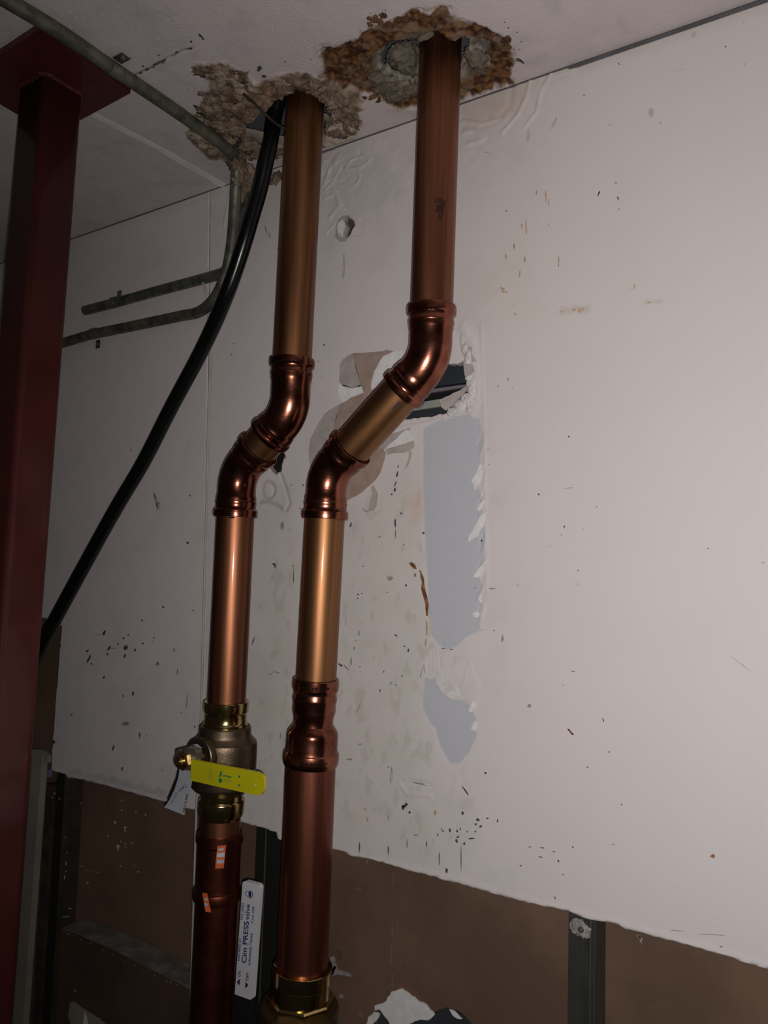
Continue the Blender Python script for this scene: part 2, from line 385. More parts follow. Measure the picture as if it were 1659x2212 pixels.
lp_poly = lb+[(a-.0005, b) for a, b in W(*SEAMX[::-1][1:-1])]+[(wuv(453, 412)[0]-.0005, ZC-.001), (wuv(320, 0)[0], ZC-.0022), (wuv(160, 0)[0], ZC-.0012), (-1.95, ZC-.0012), (-1.95, wuv(97, 1335)[1])]+jag(W((97, 1335), (133, 1352), (121, 1500), (112, 1620)), .01, .001, 6, closed=False)
hole_box = jag(W((880, 812), (930, 792), (960, 785), (985, 787), (1001, 777), (1003, 800), (1007, 830), (1012, 850), (1000, 858), (982, 868), (975, 878), (978, 890), (962, 893), (920, 901), (881, 906), (850, 900), (845, 860)), .004, .0012, 8)
hole_left = jag(W((590, 962), (612, 974), (616, 985), (609, 1003), (607, 1018), (597, 1025), (586, 1016), (575, 1000), (566, 985), (575, 965)), .004, .001, 9)
hole_small = jag(W((742, 466), (750, 464), (765, 478), (766, 486), (758, 503), (750, 514), (740, 511), (741, 500), (746, 486), (741, 474)), .003, .0006, 10)

# ---- relief and colour of the wall
K = 2.458; T2 = lambda *p: W(*crop(1000, 0, K, p))
ridges = [  # polyline, half width m, height m
    (W((1147, 168), (1136, 212), (1118, 250), (1086, 285)), .0022, .0016), (W((1190, 160), (1168, 200), (1160, 240), (1132, 276)), .0018, .0014),
    (W((1108, 180), (1098, 230), (1070, 262), (1040, 275)), .004, -.0010), (W((1000, 262), (1040, 268), (1075, 258)), .002, .0015),
    (W((1005, 285), (1030, 282), (1045, 300), (1010, 312)), .003, .0013), (W((1190, 165), (1240, 150)), .003, .0012),
    (W((700, 350), (712, 365), (700, 400)), .002, .0013), (W((735, 335), (722, 352), (708, 372)), .0012, .0013), (W((735, 362), (720, 390), (700, 415)), .0012, .0012),
    (W((745, 365), (758, 345), (785, 336), (800, 345), (780, 362), (750, 366)), .0016, .0015), (W((700, 430), (725, 415), (735, 445), (712, 470)), .003, .0012),
    (W((1000, 705), (1020, 740), (1028, 790), (1030, 850), (1018, 890)), .006, .0016), (W((975, 700), (1010, 720)), .003, .0012),
    (W((840, 935), (880, 922), (905, 918), (960, 905)), .0022, .0014), (W((1040, 700), (1046, 900), (1049, 1100), (1052, 1280)), .0016, .0007),
    (W((455, 765), (450, 1000), (440, 1560)), .004, -.0006),
    (W((870, 1692), (885, 1686), (930, 1696)), .0018, -.0012), (W((868, 1700), (880, 1715), (930, 1720)), .0018, .001),
    (W((500, 400), (490, 450), (484, 490)), .0016, .0012)]
for i, y in enumerate(range(940, 1330, 22)):       # knife ridges down the filled band
    ridges.append((W((1030+(i % 3)*4, y+24), (1044+(i % 2)*3, y-6)), .0009, .0011 if i % 2 else -.0009))
for i in range(7): ridges.append((W((922+i*5, 1458-i*3), (925+i*5, 1412-i*4)), .0008, -.0009))
for i in range(6): ridges.append((W((998+i*5, 1490+i*9), (1015+i*4, 1430+i*10)), .0008, .001))
circ = lambda cx, cy, rx, ry, n=14: [(cx+rx*math.cos(2*math.pi*k/n), cy+ry*math.sin(2*math.pi*k/n)) for k in range(n+1)]
ridges += [(W(*circ(580, 1058, 13, 17)), .0022, -.0012), (W((606, 1025), (616, 1050), (626, 1088), (618, 1100)), .0022, -.0014), (W((560, 1086), (576, 1082), (596, 1090), (606, 1098)), .0022, -.0012)]
_q = random.Random(11)
for i in range(26):
    cx_, cy_ = _q.uniform(692, 790), _q.uniform(335, 540)
    if cx_ > 700+ (560-cy_)*.45: continue
    a_ = _q.uniform(-1.4, -.3); L2 = _q.uniform(8, 26); bnd = _q.uniform(-6, 6)
    ridges.append((W((cx_-math.cos(a_)*L2/2, cy_-math.sin(a_)*L2/2), (cx_+bnd, cy_+bnd*.4), (cx_+math.cos(a_)*L2/2, cy_+math.sin(a_)*L2/2)), .0012, _q.choice((.0012, .0009, -.0009))))
B1 = W((914, 925), (955, 905), (1005, 895), (1035, 905), (1043, 960), (1036, 1010), (1030, 1040), (1040, 1080), (1046, 1150), (1044, 1200), (1038, 1245), (1040, 1290), (1036, 1345), (1034, 1362), (1004, 1378), (985, 1396), (965, 1404), (945, 1392), (930, 1372), (924, 1330), (922, 1240), (915, 1140), (912, 1020))
B2 = W((915, 1465), (940, 1466), (948, 1490), (960, 1500), (975, 1512), (1000, 1512), (1018, 1530), (1028, 1560), (1026, 1600), (1012, 1625), (990, 1650), (970, 1648), (948, 1610), (940, 1575), (925, 1560), (912, 1530))
stains = [  # polygon, colour, strength, soft m
    (W((560, 1090), (650, 1000), (660, 1500), (600, 1800), (540, 1760), (555, 1300)), (.50, .47, .38), .45, .03),
    (W((735, 1090), (905, 1000), (930, 1400), (920, 1680), (1010, 1800), (960, 1880), (730, 1820)), (.52, .49, .42), .5, .03),
    (W((1000, 225), (1105, 185), (1150, 170), (1130, 240), (1060, 270), (1000, 290)), (.56, .42, .33), .55, .006),
    (W((870, 1080), (915, 1050), (925, 1110), (890, 1130)), (.60, .42, .33), .5, .008),
    (W((505, 1400), (600, 1380), (590, 1550), (520, 1560)), (.46, .44, .37), .35, .02),
    (W((1075, 540), (1130, 500), (1190, 690), (1040, 720), (1010, 600)), (.62, .55, .47), .35, .03),
    (W((230, 1470), (320, 1440), (300, 1620), (240, 1590)), (.60, .47, .44), .35, .02),
    (W((700, 320), (800, 300), (860, 420), (720, 520)), (.52, .48, .45), .45, .02),
    (W((500, 400), (612, 350), (610, 480), (520, 500)), (.50, .45, .40), .4, .02)]
def wall_h(u, v):
    h = .0006*(fbm(u, v, .25, 2, 21)-.5)+.0002*(fbm(u, v, .02, 3, 22)-.5)
    for pts, w, a in ridges: h = h+a*smask(pts, u, v, w, w, w*.5)
    h = h-.0006*pmask(B1, u, v, .0006, .001, .01)-.0006*pmask(B2, u, v, .0006, .001, .01)
    rr = W((690, 335), (800, 300), (1010, 240), (1200, 155), (1180, 250), (1000, 400), (900, 420), (720, 560), (690, 500))
    h = h+pmask(rr, u, v, .02)*.0012*np.abs(fbm(u, v, .03, 4, 23)-.5)*2
    h = h+.0006*smask(W((760, 1850), (950, 1893), (1200, 1960), (1340, 1997), (1659, 2088)), u, v, .004, .003, .003)
    return h
def wall_c(u, v):
    c = WALLC*(.985+.04*fbm(u, v, .35, 3, 31))[:, None]
    c = c*(1-.05*sstep(.5, .8, fbm(u, v, .05, 4, 33))*(1-sstep(-.42, -.34, u)))[:, None]
    for poly, k, s, soft in stains: c = mix(c, k, s*pmask(poly, u, v, soft, soft*.6, .03)*(.4+.8*fbm(u, v, .022, 4, 37)))
    g = sstep(.60, .75, fbm(u, v*.5, .012, 4, 35))*pmask(W((560, 1100), (1000, 1050), (1000, 1880), (540, 1760)), u, v, .04)
    c = mix(c, (.40, .37, .31), g*.35)
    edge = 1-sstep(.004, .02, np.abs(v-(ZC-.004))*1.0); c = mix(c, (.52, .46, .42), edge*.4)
    for B in (B1, B2): c = mix(c, (.475, .475, .505), pmask(B, u, v, .0012, .0012, .008)*.95)
    c = mix(c, (.40, .37, .36), smask(W((150, 1672), (240, 1688), (350, 1715)), u, v, .008, .004, .01, .02)*.5)
    c = mix(c, (.70, .67, .66), smask(W((120, 1668), (240, 1700), (360, 1732), (425, 1750)), u, v, .008, .003, .004, .01)*.35)
    for cx, cy, rx, ry in ((580, 1058, 14, 19),): c = mix(c, (.36, .33, .31), smask(W(*circ(cx, cy, rx, ry)), u, v, .0026, .0016, .002)*.6)
    c = mix(c, (.36, .33, .31), smask(W((560, 1086), (576, 1082), (596, 1090), (612, 1100)), u, v, .003, .0018, .002)*.6)
    c = mix(c, (.42, .38, .36), smask(W((606, 1020), (616, 1050), (626, 1086), (620, 1102)), u, v, .0025, .0016, .002)*.7)
    c = mix(c, (.2, .18, .14), smask(W((610, 1132), (610, 1140)), u, v, .003, .0016, .002)*.8)
    c = mix(c, (.30, .27, .25), smask(W((742, 548), (744, 575), (741, 600)), u, v, .0014, .001, .001)*.7)
    c = mix(c, (.52, .46, .38), smask(W((1215, 672), (1245, 668), (1265, 668)), u, v, .004, .004, .004)*.7)
    c = mix(c, (.52, .46, .38), smask(W((1395, 654), (1430, 650)), u, v, .002, .002, .002)*.6)
    c = mix(c, (.55, .49, .36), smask(W((926, 1330), (928, 1370)), u, v, .003, .002, .002)*.7)
    c = mix(c, (.50, .46, .40), smask(W((893, 1630), (905, 1625), (925, 1640)), u, v, .004, .004, .005)*.6)
    c = mix(c, (.52, .47, .40), smask(W((1000, 1740), (1015, 1733)), u, v, .006, .005, .004)*.5)
    c = mix(c, (.45, .39, .35), smask(W((730, 515), (778, 508)), u, v, .0011, .0008, .001)*.6)
    return c

wall = box('wall_back', (-1.95, .055, 0), (1.6, .068, ZC+.05), m_back, None, kind='structure')
wall_root = wall
# real openings in the board behind
bpy.data.objects.remove(wall)
bb_holes = [jag([(P(a, b, .055).x, P(a, b, .055).z) for a, b in pl], .004, .001, 11) for pl in
            ([(724, 2052), (733, 2050), (738, 2060), (737, 2076), (728, 2070)],
             [(800, 2262), (810, 2180), (822, 2176), (840, 2186), (846, 2196), (870, 2205), (900, 2200), (935, 2186), (965, 2175), (985, 2180), (1005, 2195), (1020, 2212), (1030, 2262)])]
def back_sheet():
    x0, x1 = -1.95, 1.6; z0, z1 = 0.0, ZC+.05
    cu = bpy.data.curves.new('tmp', 'CURVE'); cu.dimensions = '2D'; cu.fill_mode = 'BOTH'; cu.extrude = .006
    for poly in [[(x0, z0), (x1, z0), (x1, z1), (x0, z1)]]+bb_holes:
        s = cu.splines.new('POLY'); s.points.add(len(poly)-1); s.use_cyclic_u = True
        for i, (a, b) in enumerate(poly): s.points[i].co = (a, b, 0, 1)
    t = bpy.data.objects.new('tmp', cu); COL.objects.link(t)
    me = bpy.data.meshes.new_from_object(t.evaluated_get(bpy.context.evaluated_depsgraph_get()))
    V = [(v.co.x, .061-v.co.z, v.co.y) for v in me.vertices]; Fs = [tuple(p.vertices) for p in me.polygons]
    bpy.data.objects.remove(t); bpy.data.curves.remove(cu); bpy.data.meshes.remove(me)
    return mesh_obj('wall_back', V, Fs, m_back, None, kind='structure')
wall = back_sheet()
rp = sheet('drywall_panel', rp_poly, [hole_box, hole_left, hole_small], .0021, wall_h, wall_c, .0127, m_wall, wall)
lp = sheet('drywall_panel', lp_poly, [], .0026, wall_h, wall_c, .0127, m_wall, wall)
rp['label'] = 'right drywall panel with torn hole and blue-grey filled band'; lp['label'] = 'left drywall panel with ragged bottom edge'
box('drywall_panel', (xr+.001, 0, 1.05), (1.6, .0127, ZC-.006), mat('painted_drywall_plain', tuple(WALLC), .72, var=.04, cell=9, bump=.25, bcell=260), wall)

# ---- behind the boards
box('top_track', (-1.95, .0140, ZC-.035), (1.6, .0530, ZC+.012), m_track, wall)
def stud(pxa, pxb, py, depth=.041, z1=None, side=m_stud_side, z0=0.0, front=None):
    a = P(pxa, py, .0135).x; b = P(pxb, py, .0135).x
    o = box('metal_stud', (a, .0135, z0), (b, .0135+depth, z1 or ZC-.036), front or m_stud, wall)
    s = box('stud_web', (b, .0139, z0), (b+.0006, .0133+depth, z1 or ZC-.036), side, o)
    return o
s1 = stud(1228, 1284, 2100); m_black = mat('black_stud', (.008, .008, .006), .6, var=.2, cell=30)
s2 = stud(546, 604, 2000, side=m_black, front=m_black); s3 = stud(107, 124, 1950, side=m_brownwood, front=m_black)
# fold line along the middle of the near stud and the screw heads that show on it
for px0, px1, py in ((1274, 1277, 2100), (566, 568, 2000)):
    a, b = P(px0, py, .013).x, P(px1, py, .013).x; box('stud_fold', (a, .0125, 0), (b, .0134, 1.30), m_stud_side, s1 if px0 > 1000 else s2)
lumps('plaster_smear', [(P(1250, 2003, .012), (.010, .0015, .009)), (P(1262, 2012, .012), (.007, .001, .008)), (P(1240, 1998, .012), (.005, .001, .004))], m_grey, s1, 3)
c = P(1255, 2008, .0105); sweep('drywall_screw', [c, c+Vector((0, -.0015, 0)), c+Vector((0, -.003, 0))], [.0035, .0035, .002], m_stud_side, s1, 12)
# dark studwork left of the boards, pale narrow board beside the column
a, b = P(62, 1900, .0).x, P(79, 1900, .0).x
m_strip = mat('pale_strip', (.27, .235, .19), .8, var=.1, cell=9, bump=.3, bcell=240)
pa = [P(70, 1620), P(91, 1632), P(56, 2212), P(27, 2212)]
d1, d2 = (pa[2]-pa[1]), (pa[3]-pa[0]); pa[2] = pa[1]+d2*1.6; pa[3] = pa[0]+d2*1.6
pa[2].y = pa[3].y = 0
bm_obj('narrow_board', prism(pa, Vector((0, .0127, 0))), m_strip, wall)
box('dark_post', (P(93, 1900, .02).x, .016, 0), (P(106, 1900, .02).x, .05, P(100, 1690, .02).z), m_brownwood, wall)
flake('gypsum_edge', [(70, 1618), (95, 1618), (112, 1632), (111, 1646), (90, 1642), (86, 1634), (71, 1634)], m_strip, wall, Y=.010, thick=.008, jagpx=1.2, steppx=6)
flake('plastic_scrap', [(93, 1672), (100, 1664), (110, 1662), (112, 1678), (96, 1680)], m_lavender, wall, Y=.03, thick=.002, jagpx=.8, steppx=5)
flake('plastic_scrap', [(95, 1646), (98, 1646), (101, 1658), (99, 1662)], m_lavender, wall, Y=.03, thick=.001, jagpx=.3, steppx=5)
# lower board with a dusty sawn top edge
pl = [(132, 2006), (180, 2024), (237, 2049), (330, 2096), (412, 2138), (466, 2166)]
lbo = [P(a, b, .002) for a, b in pl]
bot = [Vector((p.x, p.y, .45)) for p in (lbo[-1], lbo[0])]
lower = bm_obj('lower_board', prism(lbo+bot, Vector((0, .050, 0))), mat('dark_brown_board', (.075, .040, .026), .85, var=.2, cell=6, bump=.3), wall)
def strip_top(pts, d, m, name, parent, lift):
    V, Fs = [], []
    for i, p in enumerate(pts):
        j = mnoise.noise(p*60)*.0015
        V += [p+Vector((0, -.0004, lift)), p+Vector((0, d*.5, lift+.0008+j)), p+Vector((0, d, lift))]
    for i in range(len(pts)-1):
        for k in (0, 1): a = i*3+k; Fs.append((a, a+1, a+4, a+3))
    return mesh_obj(name, V, Fs, m, parent, True)
lt = []
for a, b in zip(lbo[:-1], lbo[1:]): lt += [a.lerp(b, t/12) for t in range(12)]
strip_top(lt, .050, mat('plaster_dust', (.155, .135, .12), .95, var=.25, cell=40, bump=.6), 'dusty_edge', lower, .0006)
blobs('dust_specks', [(132+i*7+random.uniform(-3, 3), 2008+i*3.35+random.uniform(-1, 3), random.uniform(2, 6), random.uniform(1, 3), 20) for i in sorted(random.sample(range(40), 15))], m_grey, lower, Y=.002)
flake('torn_patch', [(151, 2166), (158, 2163), (178, 2178), (215, 2200), (236, 2222), (155, 2222), (148, 2195)], m_strip, lower, Y=.0015, thick=.0008, jagpx=1.5, steppx=6)
flake('torn_patch', [(183, 2186), (188, 2200), (190, 2222), (178, 2222), (181, 2203)], m_white, lower, Y=.0007, thick=.0006, jagpx=.8, steppx=6)
blobs('dust_marks', [(162, 2140, 9, 5, 0)], m_grey, lower, Y=.002)

# ---- what shows inside the box-shaped hole: ducting and rails
box('dark_duct', (P(800, 840, .05).x, .040, P(900, 845, .05).z), (P(1060, 840, .05).x, .054, P(960, 700, .05).z), m_cavity, wall)
box('dark_duct', (P(800, 840, .05).x, .040, P(900, 925, .05).z), (P(1060, 840, .05).x, .054, P(925, 885, .05).z), m_cavity, wall)
def rail(pxs, m, name, Y=.03, t=.006):
    return bm_obj(name, prism([P(a, b, Y) for a, b in pxs], Vector((0, t, 0))), m, wall)
rail([(840, 853), (1030, 827), (1030, 832), (840, 863)], m_track, 'cavity_rail', .028)
rail([(840, 849), (1030, 823), (1030, 827), (840, 853)], m_blackp, 'cavity_rail', .030)
rail([(840, 863), (1030, 832), (1030, 852), (840, 881)], m_blackp, 'cavity_rail', .034)
rail([(840, 881), (1030, 848), (1030, 866), (840, 895)], m_pale_channel, 'cavity_rail', .0315, .004)

# ---- torn paper, flaps and gypsum round the holes (parts of the right panel)
Q3 = lambda *p: crop(640, 720, 3.95, p)
flake('torn_paper', Q3((370, 270), (395, 225), (430, 200), (480, 172), (500, 250), (540, 400), (560, 450), (480, 470), (400, 450), (372, 420)), m_kraft2, rp, thick=.0007, jagpx=.8, steppx=12, seed=1)  # grey left, brown right: uneven lighting on one kraft layer, painted as two colours
flake('torn_paper', Q3((480, 172), (600, 165), (740, 155), (770, 140), (830, 152), (800, 170), (740, 195), (700, 260), (660, 330), (640, 420), (640, 500), (600, 520), (575, 495), (540, 400), (500, 250)), m_kraft, rp, thick=.0007, jagpx=.9, steppx=10, seed=2)
flake('torn_paper', Q3((370, 425), (400, 440), (480, 468), (550, 440), (578, 497), (470, 545), (400, 592), (372, 560), (360, 500)), m_white, rp, thick=.0007, jagpx=1, steppx=9, seed=3)
flake('torn_paper', Q3((380, 600), (470, 548), (580, 505), (650, 480), (720, 460), (800, 700), (400, 860), (330, 840), (300, 880), (340, 720)), m_kraft, rp, thick=.0006, jagpx=.6, steppx=14, seed=4)
flake('torn_paper', Q3((380, 600), (345, 720), (300, 880), (250, 980), (190, 1060), (130, 1165), (112, 1100), (108, 1000), (120, 910), (150, 840), (190, 770), (240, 690), (300, 645)), m_kraft2, rp, thick=.0006, jagpx=.6, steppx=14, seed=5)
flake('torn_paper', Q3((420, 1200), (640, 1050), (700, 985), (745, 985), (765, 1030), (748, 1100), (725, 1180), (690, 1235), (640, 1290), (600, 1320), (520, 1385), (440, 1425), (380, 1425)), m_kraft, rp, thick=.0006, jagpx=1.2, steppx=9, seed=6)
flake('torn_paper', Q3((700, 985), (820, 840), (900, 815), (985, 805), (950, 835), (880, 875), (800, 940), (760, 985)), m_kraft2, rp, thick=.0007, jagpx=.8, steppx=9, seed=7)
flake('paper_flap', Q3((765, 985), (830, 930), (910, 860), (960, 830), (1005, 860), (1005, 920), (930, 940), (850, 965), (780, 985)), m_white, rp, thick=.0008, jagpx=.8, steppx=9, seed=8, lift=.0009, curl=((850, 975), (10, -40), .004))
flake('paper_flap', Q3((765, 985), (930, 945), (1005, 915), (1008, 965), (950, 1010), (860, 1022), (780, 1035), (765, 1015)), m_kraft2, rp, thick=.0008, jagpx=1, steppx=9, seed=9, lift=.0009, curl=((860, 980), (5, 20), .003))
flake('paper_flap', Q3((960, 1005), (985, 1000), (985, 1050), (960, 1120), (915, 1175), (945, 1110), (960, 1060)), m_kraft2, rp, thick=.0005, jagpx=.5, steppx=8, seed=10)
flake('paper_flap', Q3((640, 1310), (660, 1300), (700, 1370), (685, 1470), (660, 1510), (610, 1520), (630, 1440), (650, 1370)), m_kraft2, rp, thick=.0007, jagpx=.8, steppx=8, seed=11, lift=.0006)
flake('paper_flap', Q3((565, 1480), (580, 1520), (610, 1530), (615, 1515), (585, 1505)), m_grey, rp, thick=.0005, jagpx=.5, steppx=6, seed=12, lift=.0002)
flake('gypsum_break', Q3((640, 470), (650, 400), (680, 310), (720, 230), (760, 190), (850, 160), (930, 160), (900, 260), (760, 330), (700, 420)), m_white, rp, thick=.0009, jagpx=1.5, steppx=8, seed=13)
flake('gypsum_break', crop(640, 720, 3.95, [(1240, 575), (1290, 545), (1380, 500), (1500, 420), (1510, 450), (1440, 510), (1380, 570), (1330, 630), (1290, 665), (1260, 640)]), m_kraft2, rp, thick=.002, jagpx=1, steppx=8, seed=14, Y=.002, curl=((1010, 850), (-40, 25), .003))
lumps('gypsum_crumbs', [(P(*crop(640, 720, 3.95, [(a, b)])[0], .0), (r1, .003, r2)) for a, b, r1, r2 in
      ((1340, 670, .010, .006), (1400, 620, .011, .008), (1460, 570, .009, .010), (1490, 620, .007, .008), (1500, 500, .006, .011), (1510, 420, .005, .009), (1480, 380, .006, .006), (1470, 200, .006, .012), (1420, 60, .004, .010), (1440, 130, .005, .01))], m_gypsum, rp, 5, .3)
flake('gypsum_break', crop(640, 720, 3.95, [(1430, 260), (1500, 265), (1520, 320), (1490, 350), (1440, 345)]), m_kraft2, rp, thick=.0012, jagpx=1, steppx=7, seed=15, lift=.002)
flake('gypsum_break', crop(640, 720, 3.95, [(1440, 160), (1470, 110), (1500, 120), (1500, 180), (1540, 240), (1500, 245), (1470, 200)]), m_kraft2, rp, thick=.0008, jagpx=1, steppx=6, seed=16, lift=.001)
flake('gypsum_break', [(731, 482), (738, 476), (745, 480), (746, 490), (739, 504), (732, 504), (729, 494)], m_white, rp, thick=.0010, jagpx=1, steppx=6, seed=17, lift=.0004)
flake('gypsum_break', [(727, 486), (732, 474), (744, 464), (748, 468), (740, 474), (730, 484), (730, 504), (742, 516), (752, 512), (748, 522), (734, 522), (724, 512)], m_kraft2, rp, thick=.0006, jagpx=.6, steppx=6, seed=18, lift=.0001)
Q9 = lambda *p: crop(860, 1000, 3.159, p)
for i, g in enumerate((((500, 120), (530, 80), (560, 10), (575, 15), (560, 130), (525, 190), (518, 150)), ((540, 315), (560, 280), (590, 250), (595, 290), (555, 330)), ((520, 440), (560, 370), (600, 335), (595, 420), (560, 460), (545, 500), (480, 540), (485, 500)),
        ((512, 775), (545, 730), (590, 680), (612, 660), (575, 760), (545, 785)), ((548, 925), (565, 890), (575, 950), (560, 950)), ((510, 1030), (540, 1010), (560, 1030), (545, 1055), (520, 1050)),
        ((480, 1690), (510, 1630), (540, 1640), (525, 1670), (505, 1705)), ((498, 1815), (520, 1760), (545, 1780), (530, 1830)), ((258, 1390), (270, 1410), (370, 1500), (410, 1540), (420, 1590), (385, 1615), (330, 1590), (300, 1550), (262, 1500)))):
    flake('filler_flake', Q9(*g), m_white if i not in (8,) else m_gypsum, rp, thick=.0007, jagpx=.6, steppx=7, seed=20+i)

# ---- marks on the boards
K8 = lambda pts: [(a/2.426, 1300+b/2.426, w/2.426, h/2.426, *r) for a, b, w, h, *r in pts]
blobs('scuff_marks', K8([(855, 28, 10, 12), (545, 165, 14, 30, 30), (672, 175, 8, 12), (570, 245, 12, 34, 40), (658, 240, 22, 24), (708, 253, 10, 16), (648, 190, 9, 14), (620, 222, 8, 12), (563, 275, 9, 14), (655, 282, 12, 26, 20),
      (458, 258, 12, 20, 40), (465, 300, 12, 60, 25), (480, 325, 9, 16), (545, 395, 10, 22, 20), (697, 480, 9, 26), (645, 493, 8, 14), (732, 697, 9, 40), (595, 765, 10, 36, 15), (377, 590, 7, 14, 20), (950, 580, 8, 8),
      (1020, 655, 8, 12), (282, 735, 18, 24), (912, 250, 5, 26), (640, 875, 10, 26, 20), (930, 365, 5, 36, 10), (745, 98, 10, 10), (750, 218, 10, 10), (808, 188, 7, 8)]), m_mark, lp, seed=2)
blobs('grey_scuffs', K8([(825, 325, 26, 22), (980, 515, 8, 90, 5), (590, 243, 40, 8), (515, 172, 16, 8), (770, 700, 8, 8), (660, 640, 40, 20), (800, 210, 8, 8), (735, 200, 8, 6), (850, 880, 16, 8), (1010, 45, 16, 8)])+
      [(337, 1080, 6, 34, -12), (342, 1092, 8, 20, 10), (283, 972, 4, 5)], m_grey, lp, seed=3)
K3 = lambda pts: [(700+a/1.73, 1600+b/1.73, w/1.73, h/1.73, *r) for a, b, w, h, *r in pts]
K5 = lambda pts: [(400+a/2.37, 1050+b/2.37, w/2.37, h/2.37, *r) for a, b, w, h, *r in pts]
KR = lambda pts: [(1000+a/2.517, 900+b/2.517, w/2.517, h/2.517, *r) for a, b, w, h, *r in pts]
KT = lambda pts: [(1000+a/2.458, b/2.458, w/2.458, h/2.458, *r) for a, b, w, h, *r in pts]
blobs('scuff_marks', K3([(300, 245, 24, 12, -20), (295, 252, 14, 16), (320, 268, 8, 12), (308, 238, 10, 14), (518, 270, 10, 14), (470, 335, 8, 18), (497, 338, 7, 12), (495, 375, 10, 18), (525, 385, 8, 12), (575, 295, 14, 12), (585, 320, 12, 12), (552, 365, 30, 8),
      (565, 340, 8, 8), (610, 290, 10, 6), (648, 300, 6, 16), (445, 338, 8, 6), (425, 352, 5, 10), (500, 360, 10, 7), (535, 340, 6, 6), (510, 330, 7, 7), (568, 312, 9, 9), (815, 400, 22, 4, 5), (858, 415, 12, 4, 20), (810, 435, 20, 4, 15), (876, 450, 12, 6, 60), (930, 398, 12, 4, 30),
      (735, 467, 10, 4, 30), (893, 500, 8, 4, 30), (863, 587, 12, 4, 60), (1080, 387, 14, 3), (458, 485, 10, 22), (132, 400, 5, 40), (512, 440, 3, 92), (240, 410, 4, 36), (430, 440, 4, 50), (383, 385, 4, 30), (310, 385, 3, 34), (530, 190, 6, 44, -35), (603, 121, 8, 8), (985, 98, 6, 5), (1065, 42, 5, 5), (1112, 238, 5, 7), (440, 330, 5, 8), (1484, 770, 10, 4)])+
      K5([(848, 200, 8, 26, 15), (1075, 190, 8, 50), (1077, 245, 4, 50), (1107, 140, 14, 8, 30), (1518, 280, 9, 17), (1120, 298, 7, 7), (1130, 508, 10, 16), (455, 400, 22, 12, 30), (460, 412, 8, 14), (885, 555, 10, 8), (883, 575, 10, 8), (905, 550, 8, 6), (875, 792, 6, 6), (795, 915, 28, 12, 30),
      (825, 930, 40, 5, 50), (998, 1047, 6, 16), (1110, 972, 16, 5, 50), (1122, 820, 12, 8), (1080, 765, 20, 8, 40), (1143, 840, 10, 20), (1017, 950, 5, 16), (850, 900, 4, 50), (555, 460, 5, 80), (553, 410, 5, 20), (865, 830, 4, 20), (895, 925, 14, 4), (1485, 520, 6, 6), (910, 410, 10, 5, 50), (1365, 836, 20, 5), (1322, 832, 18, 5), (24, 50, 8, 12), (12, 290, 14, 14), (475, 850, 5, 5), (1055, 1010, 18, 4, 40), (1078, 1018, 16, 4, 40), (1220, 240, 14, 12, 40)])+
      [(858, 1025, 4, 14, 10), (854, 1045, 3, 16, 20), (853, 1058, 5, 10), (860, 1008, 3, 8), (846, 1068, 5, 4), (617, 988, 3, 5), (700, 745, 4, 4), (655, 1048, 3, 4), (629, 1048, 2.5, 3), (648, 1098, 2.5, 3)]+
      KR([(763, 1650, 6, 28, -20), (413, 423, 10, 10), (551, 598, 7, 14), (535, 643, 6, 6), (728, 490, 8, 6), (656, 611, 4, 4), (795, 1825, 7, 7), (676, 1907, 8, 6), (575, 108, 8, 12, 30), (626, 836, 7, 5), (1335, 717, 14, 5, 20)])+
      KT([(720, 1030, 7, 34, 20), (725, 1020, 8, 8), (823, 1052, 9, 22, -20), (643, 505, 9, 7), (828, 338, 5, 18, -40), (1393, 247, 9, 7), (780, 662, 5, 5), (186, 2050, 4, 12), (239, 2015, 4, 20), (265, 2060, 5, 5), (1495, 340, 4, 8)]), m_mark, rp, seed=4)
blobs('grey_scuffs', K3([(345, 352, 20, 7), (350, 158, 56, 7, 8), (370, 165, 60, 4, 12), (250, 130, 4, 70, 5), (240, 285, 4, 30), (95, 70, 30, 8), (240, 98, 10, 6), (768, 397, 14, 8), (660, 565, 8, 30, 40), (690, 575, 8, 20, 50), (1185, 745, 10, 20, 20), (1320, 710, 60, 4, 5), (1450, 725, 120, 3, 3)])+
      K5([(885, 1140, 5, 80, 25), (488, 1280, 5, 60, 8), (440, 960, 50, 6, -30), (475, 955, 30, 6, 10), (350, 790, 10, 60, 20), (895, 1322, 26, 10), (1050, 470, 30, 24), (1175, 455, 8, 20), (1035, 545, 20, 5), (995, 258, 16, 16), (1060, 1490, 5, 90, 5), (820, 700, 5, 40), (890, 755, 10, 30), (1208, 960, 5, 60, 15), (1225, 940, 5, 60, -10)])+
      KR([(362, 1574, 24, 22), (575, 388, 60, 4, -4), (300, 918, 24, 4, 40), (620, 910, 26, 4, 45), (1515, 1347, 174, 3.2, 37), (137, 176, 16, 4, 20), (140, 260, 12, 4, 20), (170, 1163, 12, 10), (215, 1205, 14, 46), (160, 935, 50, 8), (100, 1161, 24, 4), (475, 704, 10, 4), (1630, 795, 30, 4), (600, 1385, 24, 10), (545, 1460, 12, 5), (124, 1938, 12, 10), (355, 868, 4, 10)])+
      [(575, 498, 3, 26, -10), (582, 507, 3, 16, -20), (600, 537, 5, 3), (505, 742, 6, 4), (500, 766, 3, 6), (688, 780, 5, 3), (695, 815, 5, 2)], m_grey, rp, seed=5)
blobs('grey_scuffs', KT([(135, 812, 70, 8, 10), (345, 720, 20, 70), (485, 650, 14, 80, 25), (1000, 600, 30, 50), (1225, 185, 30, 40), (830, 1110, 16, 12), (1490, 120, 6, 24), (665, 1573, 14, 4), (1150, 370, 50, 4, -20)]), m_faint, rp, seed=15)
